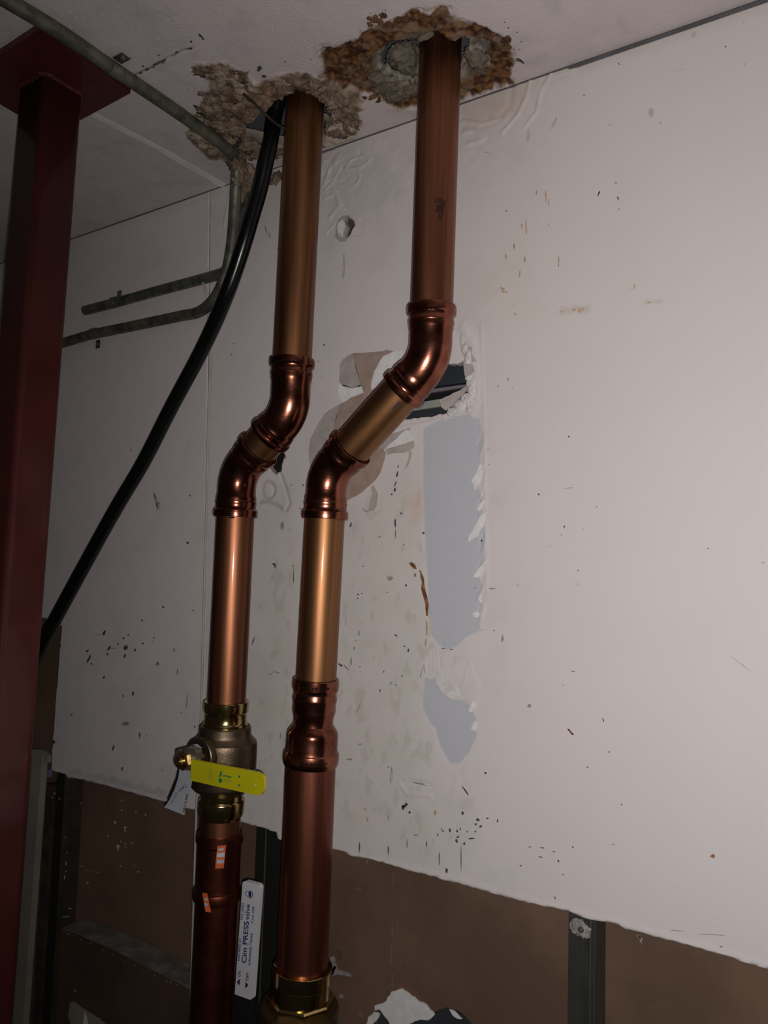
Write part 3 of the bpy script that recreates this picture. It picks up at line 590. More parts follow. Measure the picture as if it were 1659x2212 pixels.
blobs('rust_drips', KT([(440, 1045, 7, 74), (456, 1070, 5, 50), (390, 1022, 6, 26), (313, 1200, 10, 34), (336, 1205, 9, 74), (230, 1120, 12, 12), (272, 1310, 9, 40), (302, 1450, 9, 42), (329, 1380, 7, 34), (228, 1360, 9, 30), (508, 1385, 7, 60), (508, 1410, 9, 9), (208, 1535, 14, 22, -40),
      (222, 1550, 34, 9), (218, 1535, 7, 12), (279, 1668, 14, 14), (264, 1625, 10, 8), (620, 1645, 26, 30), (640, 1640, 8, 16), (590, 1645, 20, 10), (525, 1655, 12, 10), (910, 1520, 10, 36), (897, 1535, 9, 6), (812, 970, 16, 10), (1050, 652, 10, 10), (985, 1605, 30, 8), (455, 1195, 8, 8)])+
      K3([(162, 295, 7, 24, -15), (155, 255, 6, 16), (415, 270, 9, 22)]), m_drip, rp, seed=6)
K5p = lambda pts: [(400+a/2.37, 1050+b/2.37) for a, b in pts]
flake('rust_streak', K5p([(1145, 393), (1160, 390), (1178, 402), (1186, 425), (1172, 424), (1155, 408)]), m_rust, rp, thick=.0003, jagpx=.5, steppx=4, seed=50)
flake('rust_streak', K5p([(1198, 428), (1206, 434), (1222, 470), (1227, 520), (1240, 570), (1247, 612), (1243, 664), (1233, 664), (1230, 610), (1218, 560), (1208, 520), (1212, 495), (1204, 460)]), m_rust, rp, thick=.0003, jagpx=.5, steppx=4, seed=51)
blobs('rust_streak', K3([(1453, 431, 22, 18)])+
      KR([(575, 1703, 14, 12, 40), (585, 1713, 48, 12, 48), (597, 1726, 14, 12, 40)]), m_rust, rp, seed=7)
blobs('pale_streak', K5([(1236, 730, 10, 90), (1232, 800, 10, 60), (1180, 455, 8, 24)]), m_drip, rp, seed=8)
KB = lambda pts: [(60+a/3.392, 1560+b/3.392, w/3.392, h/3.392) for a, b, w, h in pts]
blobs('plaster_specks', KB([(640, 735, 22, 26), (715, 772, 26, 26), (712, 795, 12, 20), (660, 915, 26, 40), (660, 940, 14, 16), (690, 572, 12, 10), (688, 645, 10, 16), (793, 662, 14, 12), (862, 678, 8, 22), (590, 832, 12, 16), (682, 875, 12, 12), (715, 890, 8, 14), (765, 887, 12, 12), (575, 1003, 14, 8),
      (682, 1055, 14, 12), (780, 1050, 14, 10), (808, 1096, 18, 10), (394, 1056, 14, 16), (418, 1085, 8, 8), (438, 1085, 10, 6), (465, 1092, 10, 8), (492, 1092, 8, 8), (514, 1102, 14, 12), (438, 1178, 16, 14), (615, 605, 6, 12), (716, 918, 6, 22)]), m_dust, wall, Y=.055, seed=9)
blobs('plaster_specks', KB([(196, 522, 8, 18), (180, 552, 10, 10), (232, 562, 16, 8), (391, 595, 8, 14), (274, 842, 9, 16), (288, 956, 7, 18), (282, 1035, 8, 36), (277, 1096, 8, 14), (270, 1136, 10, 40), (310, 1365, 26, 10), (280, 1425, 70, 7)]), m_dust, s3, Y=.0133, seed=10)
KL = lambda pts: [(700+a/1.73, 1600+b/1.73, w/1.73, h/1.73, *r) for a, b, w, h, *r in pts]
m_smear = mat('pale_smear', (.17, .13, .105), .9, var=.2, cell=60)
blobs('plaster_smears', KL([(132, 556, 24, 8, 10), (258, 520, 5, 60), (255, 700, 4, 90), (252, 800, 4, 80), (255, 890, 5, 80), (795, 665, 14, 7, 20), (650, 570, 6, 30, -25), (670, 575, 5, 34, -20), (690, 572, 5, 24, -20), (705, 580, 8, 12), (1182, 745, 14, 40, -20), (1175, 730, 20, 14), (285, 825, 5, 20), (600, 550, 20, 10), (160, 450, 7, 30, -10), (205, 445, 6, 20), (470, 520, 6, 30), (555, 562, 6, 6)])+[(740, 1630, 1, 1)], m_smear, wall, Y=.055, seed=11)
# white torn gypsum at the foot of the board
flake('torn_gypsum', crop(320, 1820, 2.37, [(1165, 830), (1215, 815), (1250, 760), (1300, 745), (1340, 770), (1375, 800), (1430, 830), (1470, 880), (1440, 905), (1400, 900), (1330, 929), (1260, 960), (1230, 900), (1190, 850), (1165, 855)]), m_white, wall, Y=.0545, thick=.003, jagpx=1.6, steppx=6, seed=30)
flake('torn_gypsum', crop(320, 1820, 2.37, [(1120, 929), (1130, 890), (1160, 865), (1190, 875), (1175, 905), (1150, 929), (1140, 960), (1115, 960)]), m_white, wall, Y=.0545, thick=.002, jagpx=1.2, steppx=6, seed=31)
flake('torn_gypsum', crop(320, 1820, 2.37, [(1545, 850), (1570, 860), (1610, 900), (1590, 900), (1560, 880)]), m_white, wall, Y=.0545, thick=.002, jagpx=.8, steppx=6, seed=32)
flake('torn_gypsum', [(716, 2066), (722, 2064), (728, 2090), (722, 2104), (714, 2110)], m_dimgyp, wall, Y=.053, thick=.003, jagpx=1, steppx=5, seed=33)
flake('torn_gypsum', crop(540, 2000, 6.38, [(1130, 600), (1180, 540), (1215, 545), (1210, 600), (1290, 615), (1360, 640), (1420, 680), (1400, 695), (1300, 665), (1200, 660), (1140, 690)]), m_dimgyp, wall, Y=.053, thick=.003, jagpx=.8, steppx=4, seed=34)
flake('torn_gypsum', crop(540, 2000, 6.38, [(1240, 940), (1265, 935), (1300, 980), (1270, 990), (1240, 970)]), m_dimgyp, wall, Y=.053, thick=.002, jagpx=.5, steppx=4, seed=35)
flake('torn_gypsum', crop(540, 2000, 6.38, [(1490, 1195), (1520, 1185), (1560, 1230), (1570, 1280), (1530, 1240)]), m_smear, wall, Y=.053, thick=.002, jagpx=.5, steppx=4, seed=36)

# ------------------------------------------------------------------ ceiling
G = 3.318; R2 = lambda *p: crop(680, 0, G, p)
L4 = lambda *p: crop(400, 120, 4.147, p)
rust_out = R2((60, 430), (60, 350), (200, 320), (310, 290), (340, 240), (450, 190), (555, 150), (640, 120), (700, 80), (830, 100), (900, 50), (960, 70), (1000, 150), (1190, 190), (1330, 240), (1400, 290), (1412, 400), (1410, 480), (1412, 600), (1040, 722), (860, 775), (700, 770), (600, 765), (500, 740), (430, 690), (320, 650), (200, 620), (100, 560), (50, 500))
rust_mid = R2((420, 480), (440, 400), (560, 320), (740, 300), (860, 262), (1000, 320), (1130, 300), (1250, 330), (1260, 470), (1160, 540), (1040, 590), (740, 640), (660, 690), (560, 670), (440, 600))
open2 = jag(Cc(*R2((478, 400), (540, 345), (640, 315), (745, 300), (800, 275), (860, 264), (930, 280), (1000, 322), (1108, 326), (1105, 450), (1050, 470), (1040, 560), (740, 600), (600, 578), (510, 545), (475, 500))), .003, .0012, 12)
open1 = jag(Cc(*L4((565, 600), (600, 545), (720, 492), (790, 430), (880, 370), (960, 320), (1060, 306), (1150, 340), (1220, 410), (1310, 460), (1320, 600), (1270, 650), (1250, 760), (1100, 800), (900, 800), (750, 762), (620, 735), (540, 722), (530, 660))), .003, .0012, 13)
open1b = jag(Cc(*L4((455, 760), (490, 715), (525, 700), (530, 760), (500, 810), (510, 900), (520, 950), (480, 930), (440, 860))), .003, .0008, 14)
patch1 = L4((100, 70), (180, 70), (370, 60), (450, 130), (560, 150), (620, 230), (700, 235), (830, 180), (1000, 140), (1150, 190), (1300, 200), (1560, 300), (1590, 470), (1540, 520), (1580, 590), (1520, 740), (1250, 820), (1000, 880), (880, 905), (650, 925), (520, 960), (440, 960), (330, 930), (230, 930), (90, 800), (0, 680), (50, 540), (150, 400), (150, 350), (230, 290), (170, 190))
cr_out, cr_mid, cp1 = Cc(*rust_out), Cc(*rust_mid), Cc(*patch1)
pale2 = Cc(*L4((1260, 640), (1450, 555), (1530, 600), (1520, 740), (1300, 815), (1245, 800)))
orange1 = Cc(*L4((650, 270), (900, 260), (960, 310), (800, 420), (640, 500), (480, 600), (420, 560), (520, 440)))
def ceil_h(u, v):
    h = .0005*(fbm(u, v, .2, 2, 41)-.5)+.00025*(fbm(u, v, .012, 3, 42)-.5)
    mo = pmask(cr_out, u, v, .004, .008, .02, 50); mm = pmask(cr_mid, u, v, .006, .006, .02, 51)
    n1 = fbm(u, v, .012, 4, 43)-.5; n2 = np.abs(fbm(u, v, .006, 3, 44)-.5)
    h = h+mo*(-.004+.010*n1+.004*n2)+mm*(-.010+.016*n1)
    mp = pmask(cp1, u, v, .003, .005, .02, 52)
    h = h+mp*(1-mo)*(.001+.012*n1+.004*n2)
    h = h+.0006*smask(Cc((200, 245), (490, 405)), u, v, .004, .001)
    h = h-.0015*smask(Cc((283, 166), (330, 145), (390, 112), (415, 104)), u, v, .0014, .001, .002)
    return h
def ceil_c(u, v):
    c = CEILC*(.93+.14*fbm(u, v, .3, 3, 61))[:, None]
    c = c*(1-.10*sstep(.5, .8, fbm(u, v, .03, 4, 63)))[:, None]
    mp = pmask(cp1, u, v, .003, .006, .02, 52)
    n = fbm(u, v, .018, 5, 65); n2 = fbm(u, v, .006, 4, 66)
    a = np.array([.17, .125, .08]); b = np.array([.36, .28, .21]); k = sstep(.35, .65, n)[:, None]; pc = a*(1-k)+b*k
    k2 = sstep(.55, .7, n2)[:, None]; pc = pc*(1-k2)+np.array([.12, .085, .06])*k2
    c = c*(1-mp[:, None])+pc*mp[:, None]
    c = mix(c, (.32, .17, .08), pmask(orange1, u, v, .008, .012, .015, 67)*.7*sstep(.3, .6, n))
    c = mix(c, (.50, .43, .34), pmask(pale2, u, v, .003, .004, .01, 68)*.8)
    # mud-coloured halo then dark rust ring then grey inside
    halo = pmask(cr_out, u, v, .006, .022, .02, 50); c = mix(c, (.36, .27, .15), halo*.55*sstep(.35, .65, n2))
    mo = pmask(cr_out, u, v, .003, .010, .014, 53)
    r1 = np.array([.05, .017, .006]); r2 = np.array([.19, .085, .03]); k = sstep(.36, .66, n2)[:, None]; rc = r1*(1-k)+r2*k
    k = sstep(.55, .72, fbm(u, v, .02, 3, 69))[:, None]; rc = rc*(1-k)+np.array([.20, .13, .085])*k
    c = c*(1-mo[:, None])+rc*mo[:, None]
    mm = pmask(cr_mid, u, v, .005, .010, .015, 54)
    g1 = np.array([.10, .095, .075]); g2 = np.array([.32, .28, .22]); k = sstep(.38, .62, n)[:, None]; gc = g1*(1-k)+g2*k
    c = c*(1-mm[:, None]*.85)+gc*mm[:, None]*.85
    c = mix(c, (.66, .62, .59), smask(Cc((200, 245), (490, 405)), u, v, .0042, .001, .0006)*.8)
    c = mix(c, (.05, .04, .04), smask(Cc((283, 166), (330, 145), (365, 126)), u, v, .0012, .0010, .0022, .01)*.9)
    c = mix(c, (.08, .06, .06), smask(Cc((365, 126), (390, 112), (415, 104)), u, v, .0008, .0008, .002, .01)*.7)
    return c
ceiling = box('ceiling', (-1.95, -2.6, ZC+.07), (1.6, .07, ZC+.09), m_deck, None, kind='structure')
cx0, cx1, cy0, cy1 = -1.70, .06, -.48, .0006
cp = sheet('ceiling_board', [(cx0, cy0), (cx1, cy0), (cx1, cy1), (cx0, cy1)], [open1, open1b, open2], .0018, ceil_h, ceil_c, .0127, m_ceil, ceiling, ceil=True)
m_cplain = mat('painted_ceiling_plain', tuple(CEILC), .72, var=.05, cell=20, bump=.5, bcell=300)
box('ceiling_board', (-1.95, -2.6, ZC), (1.6, cy0-.001, ZC+.0127), m_cplain, ceiling)
box('ceiling_board', (cx1+.001, cy0, ZC), (1.6, cy1, ZC+.0127), m_cplain, ceiling)
box('ceiling_board', (-1.95, cy0, ZC), (cx0-.001, cy1, ZC+.0127), m_cplain, ceiling)
blobs('dark_chips', [(560, 147, 12, 10), (570, 165, 12, 7), (558, 152, 8, 6), (616, 133, 4, 4), (672, 128, 3, 3), (593, 169, 5, 4), (612, 172, 14, 12, 20), (628, 180, 10, 7), (604, 161, 6, 5), (640, 176, 8, 5),
      (1120, 129, 16, 8, 35), (1128, 134, 10, 6, 35), (1121, 107, 3, 3), (1126, 90, 3, 3), (1117, 70, 3, 3), (1098, 60, 4, 3), (1090, 48, 3, 2), (832, 22, 3, 3), (800, 28, 3, 2),
      (433, 77, 10, 6, 40), (438, 83, 10, 5, 40), (413, 90, 6, 5), (411, 105, 10, 5), (290, 164, 16, 7, 5), (303, 158, 8, 5), (309, 143, 6, 4), (343, 119, 6, 3), (355, 129, 7, 5), (381, 113, 8, 5), (335, 139, 12, 4, -25), (318, 150, 14, 5, -25), (1005, 300, 1, 1)], m_mark, cp, True, seed=12)
rs = random.Random(5)
blobs('white_specks', [(rs.uniform(130, 690), rs.uniform(0, 135), rs.uniform(1.5, 3), rs.uniform(1.5, 3)) for _ in range(150)]+[(rs.uniform(0, 60), rs.uniform(30, 110), 2.5, 2.5) for _ in range(12)]+[(rs.uniform(200, 430), rs.uniform(200, 400), 2.5, 2) for _ in range(26)]+[(x, y, 4, 4) for x, y in ((152, 27), (164, 37), (152, 56), (368, 148), (414, 194))], m_white, cp, True, seed=13)
# crumbled fill in and around the openings
def cl(px, py, r, dz=0.0): return (C(px, py, ZC-dz), r)
def pl1(x, y): return L4((x, y))[0]
def pl2(x, y): return R2((x, y))[0]
lumps('foam_lump', [cl(*pl2(640, 400), (.022, .018, .016), -.022), cl(*pl2(690, 450), (.016, .018, .014), -.020), cl(*pl2(590, 380), (.012, .010, .010), -.018)], m_foam, ceiling, 11, .35)
lumps('foam_lump', [cl(*pl2(1160, 420), (.012, .022, .008), -.009), cl(*pl2(1200, 480), (.010, .014, .006), -.008)], m_foam, ceiling, 12, .3)
lumps('mortar_lumps', [cl(*pl2(x, y), (a, b, .004)) for x, y, a, b in ((520, 640, .016, .012), (600, 690, .018, .009), (440, 560, .010, .012), (790, 262, .012, .004), (690, 640, .012, .008))], m_foam, ceiling, 13, .35)
lumps('rusty_crust', [cl(*pl2(x, y), (a, b, .0014)) for x, y, a, b in [(rs.uniform(80, 420), rs.uniform(330, 560), rs.uniform(.0015, .004), rs.uniform(.0015, .004)) for _ in range(34)]+[(rs.uniform(380, 960), rs.uniform(110, 190)-0, rs.uniform(.0015, .004), rs.uniform(.0015, .004)) for _ in range(28)]+
      [(rs.uniform(1230, 1400), rs.uniform(250, 580), rs.uniform(.0015, .004), rs.uniform(.0015, .004)) for _ in range(28)]+[(rs.uniform(300, 700), 0*1+rs.uniform(680, 750), rs.uniform(.0015, .004), rs.uniform(.0015, .004)) for _ in range(14)]], m_rustlump, ceiling, 14, .8)
lumps('mortar_lumps', [cl(*pl1(x, y), (a, b, c_)) for x, y, a, b, c_ in ((1350, 420, .014, .012, .006), (1400, 520, .012, .014, .006), (1280, 330, .014, .008, .006), (1400, 680, .020, .014, .004), (1480, 600, .010, .012, .004), (1000, 250, .018, .010, .005), (1130, 260, .014, .010, .006), (900, 300, .012, .008, .005),
      (380, 380, .016, .014, .004), (250, 500, .018, .018, .004), (450, 480, .016, .014, .006), (550, 560, .014, .008, .006), (340, 640, .016, .014, .005), (450, 680, .014, .010, .006), (580, 820, .018, .014, .006), (620, 880, .016, .010, .006), (380, 760, .010, .012, .005), (170, 130, .016, .010, .003), (450, 200, .016, .012, .003), (860, 860, .014, .008, .004))], m_lump, ceiling, 15, .7)
lumps('mortar_lumps', [cl(*pl1(x, y), (a, a*rs.uniform(.6, 1.1), a*.6)) for x, y, a in [(rs.uniform(120, 600), rs.uniform(330, 700), rs.uniform(.002, .006)) for _ in range(50)]+[(rs.uniform(1250, 1540), rs.uniform(330, 720), rs.uniform(.002, .005)) for _ in range(26)]+[(rs.uniform(850, 1300), rs.uniform(170, 290), rs.uniform(.002, .005)) for _ in range(22)]], m_lump, ceiling, 16, .7)
# crust running down the wall and over the conduit at the corner
lumps('plaster_crust', [(P(a, b, Y), (r1, r2, r3)) for a, b, Y, r1, r2, r3 in ((504, 348, -.072, .010, .008, .012), (515, 352, -.060, .012, .008, .016), (520, 366, -.052, .012, .008, .016), (514, 384, -.052, .010, .008, .014), (526, 384, -.040, .012, .008, .014), (536, 372, -.034, .012, .010, .010),
      (534, 392, -.022, .012, .006, .016), (548, 382, -.012, .014, .005, .012), (545, 400, -.006, .012, .004, .016), (530, 408, -.012, .009, .005, .014), (522, 402, -.030, .008, .007, .016), (556, 402, -.002, .008, .002, .012), (520, 422, -.030, .007, .006, .010), (575, 380, -.003, .016, .003, .006), (596, 385, -.002, .012, .002, .010))], m_lump, ceiling, 17, .6)
flake('joint_tape', [(203, 243), (330, 308), (420, 358), (488, 398), (480, 405), (412, 366), (325, 316), (197, 250)], mat('tape_strip', (.74, .68, .65), .8, var=.05, cell=40), cp, thick=.0006, jagpx=.6, steppx=14, seed=44, ceil=True)

floor = box('floor', (-3, -3.2, -.03), (2.6, .07, -.001), mat('concrete_floor', (.3, .29, .28), .8, var=.2, cell=3), None, kind='structure')

# ------------------------------------------------------------------ steel column
zt = ZC
col = empty('steel_column', (-.944, -.32, 0), 'dark red primed steel column with a square cap plate under the ceiling', 'column')
def rrect(x0, x1, y0, y1, r, n=6):
    out = []
    for cx, cy, a0 in ((x1-r, y1-r, 0), (x0+r, y1-r, 90), (x0+r, y0+r, 180), (x1-r, y0+r, 270)):
        for k in range(n+1):
            a = math.radians(a0+90*k/n)
            if k == 0: out.append((cx+r*math.cos(a)+.0015*math.sin(a), cy+r*math.sin(a)-.0015*math.cos(a)))
            out.append((cx+r*math.cos(a), cy+r*math.sin(a)))
            if k == n: out.append((cx+r*math.cos(a)-.0015*math.sin(a), cy+r*math.sin(a)+.0015*math.cos(a)))
    return out
rr_ = rrect(-.972, -.9105, -.350, -.2915, .008)
zc0, zc1 = 0.0, ZC-.0095
lean = -.0216
V = [Vector((x+lean*(ZC-z), y, z)) for z in (zc0, zc1) for x, y in rr_]; n = len(rr_)
sh = mesh_obj('shaft', V, [(k, (k+1) % n, n+(k+1) % n, n+k) for k in range(n)]+[tuple(range(n))[::-1], tuple(range(n, 2*n))], m_red, col, True)
for p in list(sh.data.polygons)[-2:]: p.use_smooth = False
a, b, c_, d = C(90, 60, ZC-.0095), C(282, 202, ZC-.0095), C(0, 214, ZC-.0095), C(0, 119, ZC-.0095)
yb = C(181, 256, ZC-.0095).y
plt = [a, b, Vector((b.x-.19, yb+.003, a.z)), Vector((a.x-.19, a.y+.004, a.z))]
bm_obj('cap_plate', prism(plt, Vector((0, 0, .0095)), .0008), m_red, col)
lumps('weld_bead', [(Vector((x+0, y, zc1-.001)), (.0045, .0045, .003)) for x, y in rr_[::2]]+[(Vector((-.9105-.058*t, -.350, zc1-.001)), (.005, .0035, .003)) for t in np.linspace(.1, .9, 8)]+[(Vector((-.9105, -.350+.055*t, zc1-.001)), (.0035, .005, .003)) for t in np.linspace(.1, .9, 8)], m_red, col, 20, .25)

# ------------------------------------------------------------------ copper runs
YP = -.095
def ink(name, A, B, r, t, parent, n=7, span=60, h=.003, m=m_ink, off=0, seed=1, dash=True):
    """printed dashes round a pipe at fraction t between A and B, turned towards the viewer"""
    A, B = Vector(A), Vector(B); c = A.lerp(B, t); ax = (B-A).normalized(); to = Vector(CAM)-c; to = (to-ax*to.dot(ax)).normalized(); s = ax.cross(to)
    rs_ = random.Random(seed); geos = []; a = -span/2+off
    while a < span/2+off:
        w = rs_.uniform(2.5, 8) if dash else span; hh = h*rs_.uniform(.5, 1) if dash else h; k = max(2, int(w/2)); V = []; Fs = []
        for i in range(k+1):
            an = math.radians(a+w*i/k); d = to*math.cos(an)+s*math.sin(an)
            V += [c+d*(r+.00025)-ax*hh/2, c+d*(r+.00025)+ax*hh/2]
        for i in range(k): Fs.append((2*i, 2*i+1, 2*i+3, 2*i+2))
        geos.append((V, Fs)); a += w+rs_.uniform(1.5, 5)
    return join(name, geos, m, parent, True)
def elbow(parent, A, Bp, Cc_, r=.027, R=.050, m=m_cu_fit):
    """press elbow: end collar, socket, bend, socket, end collar"""
    A, Bp, Cc_ = Vector(A), Vector(Bp), Vector(Cc_); arc = fillet(A, Bp, Cc_, R)
    leg = [(0, .99), (.0, 1.135), (.0006, 1.16), (.004, 1.175), (.0095, 1.165), (.0108, 1.13), (.0118, 1.075), (.0135, 1.06), (.018, 1.065), (.0195, 1.085), (.022, 1.085), (.0235, 1.06), (.027, 1.06), (.030, 1.045), (.033, 1.015)]
    path, rad = [], []
    def add(E, S_):
        L = (S_-E).length; d = (S_-E)/L; out = []
        k = min(1.0, (L-.001)/.034)
        for s, f in leg: out.append((E+d*s*k, r*f))
        return out
    l1 = add(A, arc[0]); l2 = add(Cc_, arc[-1])
    for p, q in l1: path.append(p); rad.append(q)
    for i, p in enumerate(arc): path.append(p); rad.append(r*(1.015+.0*i))
    for p, q in reversed(l2): path.append(p); rad.append(q)
    return sweep('elbow', path, rad, m, parent, 56, caps=True)
def tube(parent, A, B, r, m, name='pipe_section', label=None):
    A, B = Vector(A), Vector(B); n = 24
    return sweep(name, [A.lerp(B, i/n) for i in range(n+1)], r, m, parent, 56, label=label)
def collar_run(parent, name, A, B, prof, m, seg=56, label=None):
    p, r = lerp_profile(A, B, prof); return sweep(name, p, r, m, parent, seg, label=label)

# right riser
YR = -.078
RT = C(953, 96, ZC+.0); yR = -.083
def PR(x, y): return P(x, y, yR)
rt = PR(951.5, 100); rb1 = PR(929, 779); rb2 = PR(707, 1024); rl = PR(664, 1650); rlow = PR(653, 2090)
ru = (rt-rb1).normalized()
right = empty('copper_pipe', rl, 'thicker copper pipe on the right, stepping left through two elbows and widening below a reducer', 'pipe')
RA = 0.0270
e1a = PR(932.5, 664); e1c = PR(868, 846); e2a = PR(760, 966); e2c = PR(701.5, 1122)
tube(right, rb1+ru*((rt-rb1).length+.09), e1a-ru*.0, RA, m_cu)
E1 = elbow(right, e1a, rb1, e1c); E2 = elbow(right, e2a, rb2, e2c)
tube(right, e1c, e2a, RA, m_cu_diag)
red_a, red_b = PR(683, 1466), PR(671, 1652)
tube(right, e2c, red_a, RA, m_cu_gold)
def fr(y): return (y-1466)/(1652-1466)
redu = collar_run(right, 'reducer', red_a, red_b, [(0, .026), (0, .0300), (.01, .0308), (.06, .0312), (.12, .0308), (.14, .0296), (.165, .0286), (.20, .0290), (.22, .0296), (.25, .0296), (.28, .0286), (.37, .0288), (.40, .0282), (.44, .0268), (.50, .0264), (.53, .0268), (.57, .0300), (.60, .0325), (.63, .0338), (.66, .0342), (.80, .0343),
     (.835, .0350), (.85, .0364), (.875, .0370), (.94, .0371), (.97, .0366), (1.0, .0352), (1.0, .0330)], m_cu_fit)
RB = .0333
tube(right, red_b, rlow, RB, m_cu_dull, label='wider dull copper pipe section')
ink('printed_marks', e1a, rb1, RA*1.075, .17, E1, 7, 60, .004, seed=1); ink('printed_marks', e1c, rb1, RA*1.065, .26, E1, 5, 40, .004, seed=2, off=-20)
ink('printed_marks', e2a, rb2, RA*1.065, .25, E2, 7, 60, .005, seed=3); ink('printed_marks', e2c, rb2, RA*1.065, .20, E2, 7, 60, .002, seed=4)
ink('printed_marks', red_a, red_b, .0312, .07, redu, 7, 70, .0035, seed=5); ink('printed_marks', red_a, red_b, .0300, .15, redu, 7, 60, .002, seed=6, dash=False)
ink('printed_marks', red_a, red_b, .0300, .26, redu, 7, 45, .003, seed=9); ink('printed_marks', red_a, red_b, .0371, .905, redu, 7, 70, .0022, seed=7)
ink('printed_marks', e1c, e2a, RA, .12, right, 1, 6, .014, seed=8, dash=False, off=-14, m=mat('purple_ink', (.04, .01, .03), .6))
def sticker(name, A, B, r, t, parent, w, h, m, off, tilt=0):
    A, B = Vector(A), Vector(B); ax = (B-A).normalized(); c = A.lerp(B, t); to = Vector(CAM)-c; to = (to-ax*to.dot(ax)).normalized(); s = ax.cross(to); V, Fs = [], []; k = 6
    for j in range(5):
        for i in range(k+1):
            an = math.radians(off)+(w/r)*(i/k-.5)+tilt*(j/4-.5); d = to*math.cos(an)+s*math.sin(an); V.append(c+d*r+ax*h*(j/4-.5))
    for j in range(4):
        for i in range(k): a = j*(k+1)+i; Fs.append((a, a+1, a+k+2, a+k+1))
    return mesh_obj(name, V, Fs, m, parent, True)
m_tarn = mat('tarnish', (.085, .045, .03), .5, metal=1.0, var=.2, cell=90)
for k, (t, w, h, off) in enumerate(((.665, .010, .010, -13), (.640, .008, .006, -7), (.685, .006, .012, -16), (.65, .006, .010, -20))): sticker('tarnish_stain', rt, rb1, RA+.00015+.00003*k, t-.11, right, w, h, m_tarn, off, .1)
# left riser
yL = -.100
def PL(x, y): return P(x, y, yL)
lt_, lb1, lb2 = PL(660.5, 210), PL(626, 893), PL(513.5, 1021)
lu = (lt_-lb1).normalized()
left = empty('copper_pipe', PL(489, 1512), 'left copper pipe offset through two close elbows above the yellow-handled valve', 'pipe')
f1a, f1c, f2a, f2c = PL(631.5, 778), PL(582, 943), PL(560, 968), PL(508.5, 1118)
tube(left, lb1+lu*((lt_-lb1).length+.09), f1a, RA, m_cu_gold)
E3 = elbow(left, f1a, lb1, f1c); E4 = elbow(left, f2a, lb2, f2c)
tube(left, f1c, f2a, RA, m_cu_diag)
va = PL(489.5, 1514); tube(left, f2c, va, RA, m_cu)
ink('printed_marks', f1a, lb1, RA*1.065, .27, E3, 7, 60, .005, seed=11); ink('printed_marks', f1a, lb1, RA*1.17, .12, E3, 5, 50, .003, seed=12, off=20)
ink('printed_marks', f2a, lb2, RA*1.065, .30, E4, 7, 60, .005, seed=13); ink('printed_marks', f2c, va, RA, .006, left, 1, 18, .002, seed=14, dash=False, off=12)
# left valve
vb = PL(477, 1765); g = lambda y: (y-1514)/(1765-1514)
valve = empty('ball_valve', vb, 'brass ball valve with a yellow lever handle on the left pipe', 'valve')
collar_run(valve, 'upper_press_collar', va, PL(487, 1568), [(0, .0275), (0, .0298), (.01, .0310), (.04, .0315), (.35, .0315), (.42, .0310), (.46, .0298), (.50, .0294), (.80, .0294), (.84, .0300), (.88, .0312), (.97, .0314), (1, .0312)], m_brass)
body = collar_run(valve, 'valve_body', PL(487, 1567), PL(480, 1713), [(0, .030), (.0, .0345), (.02, .0358), (.11, .0362), (.13, .0364), (.16, .038), (.23, .0445), (.26, .0453), (.30, .0456), (.84, .0456), (.87, .0448), (.93, .0395), (.97, .033), (1.0, .0305)], m_bronze, 72)
collar_run(valve, 'lower_press_collar', PL(480.5, 1705), vb, [(0, .0285), (.0, .0292), (.10, .0294), (.30, .0296), (.34, .0310), (.38, .0318), (.42, .0320), (.80, .0320), (.88, .0312), (.92, .029), (1, .0278)], m_brass)
def PY(x, y, Y): return P(x, y, Y)
bodyc = PL(483, 1648); nut = PY(389, 1645, -.182); bodyc.z = nut.z; sd = (nut-bodyc); sd.z = 0; sd.normalize()
L_ = (nut-bodyc).length
def along(s): return bodyc+sd*s
sweep('stem_boss', [along(.030), along(.0490), along(.0500), along(.0500)], [.0245, .0245, .0235, .012], m_bronze, valve, 48)
sweep('stem', [along(.050), along(L_*.85)], [.0095, .0095], m_bronze, valve, 32)
hexr = [.0105]*4
sweep('stem_nut', [along(L_*.86), along(L_*.87), along(L_*.97), along(L_)], [.0112, .0125, .0125, .0108], m_brass, valve, 6)
sweep('stem_tip', [along(L_), along(L_+.004), along(L_+.006), along(L_+.006)], [.0075, .0072, .005, .001], m_brass, valve, 32)
YH = -.176
clip = bm_obj('handle_clip', prism([PY(a, b, YH) for a, b in ((379, 1622), (384, 1619), (388, 1620), (389, 1626), (392, 1626), (392, 1617), (404, 1615), (420, 1618), (424, 1626), (421, 1642), (424, 1666), (398, 1664), (384, 1652), (379, 1638))], Vector((0, .011, 0)), .0008), m_steel, valve)
def rounded(px, rad, n=5):
    out = []
    for i in range(len(px)):
        p = Vector(px[i]); a = (Vector(px[i-1])-p); b = (Vector(px[(i+1) % len(px)])-p); r_ = min(rad[i], a.length*.49, b.length*.49)
        if r_ < .3: out.append(tuple(p)); continue
        p0 = p+a.normalized()*r_; p1 = p+b.normalized()*r_
        for k in range(n+1):
            t = k/n; out.append(tuple(p0*(1-t)**2+p*2*t*(1-t)+p1*t*t))
    return out
hp = rounded([(413, 1640), (572, 1671), (569, 1722), (411, 1686)], [3, 20, 22, 4], 7)
handle = bm_obj('lever_handle', prism([PY(a, b, YH-.001) for a, b in hp], Vector((0, .0042, 0)), .0012), m_yellow, valve, label='yellow coated lever handle')
YT = YH-.001
text_px('handle_logo', 'J', (471, 1674), (478, 1675.4), 8.5, m_green, handle, YT, .03)
text_px('handle_logo', 'omar', (480, 1677.5), (501, 1681.5), 6.2, m_green, handle, YT, .03)
text_px('handle_print', 'certified', (482, 1684), (500, 1687.6), 2.2, m_green, handle, YT, .01)
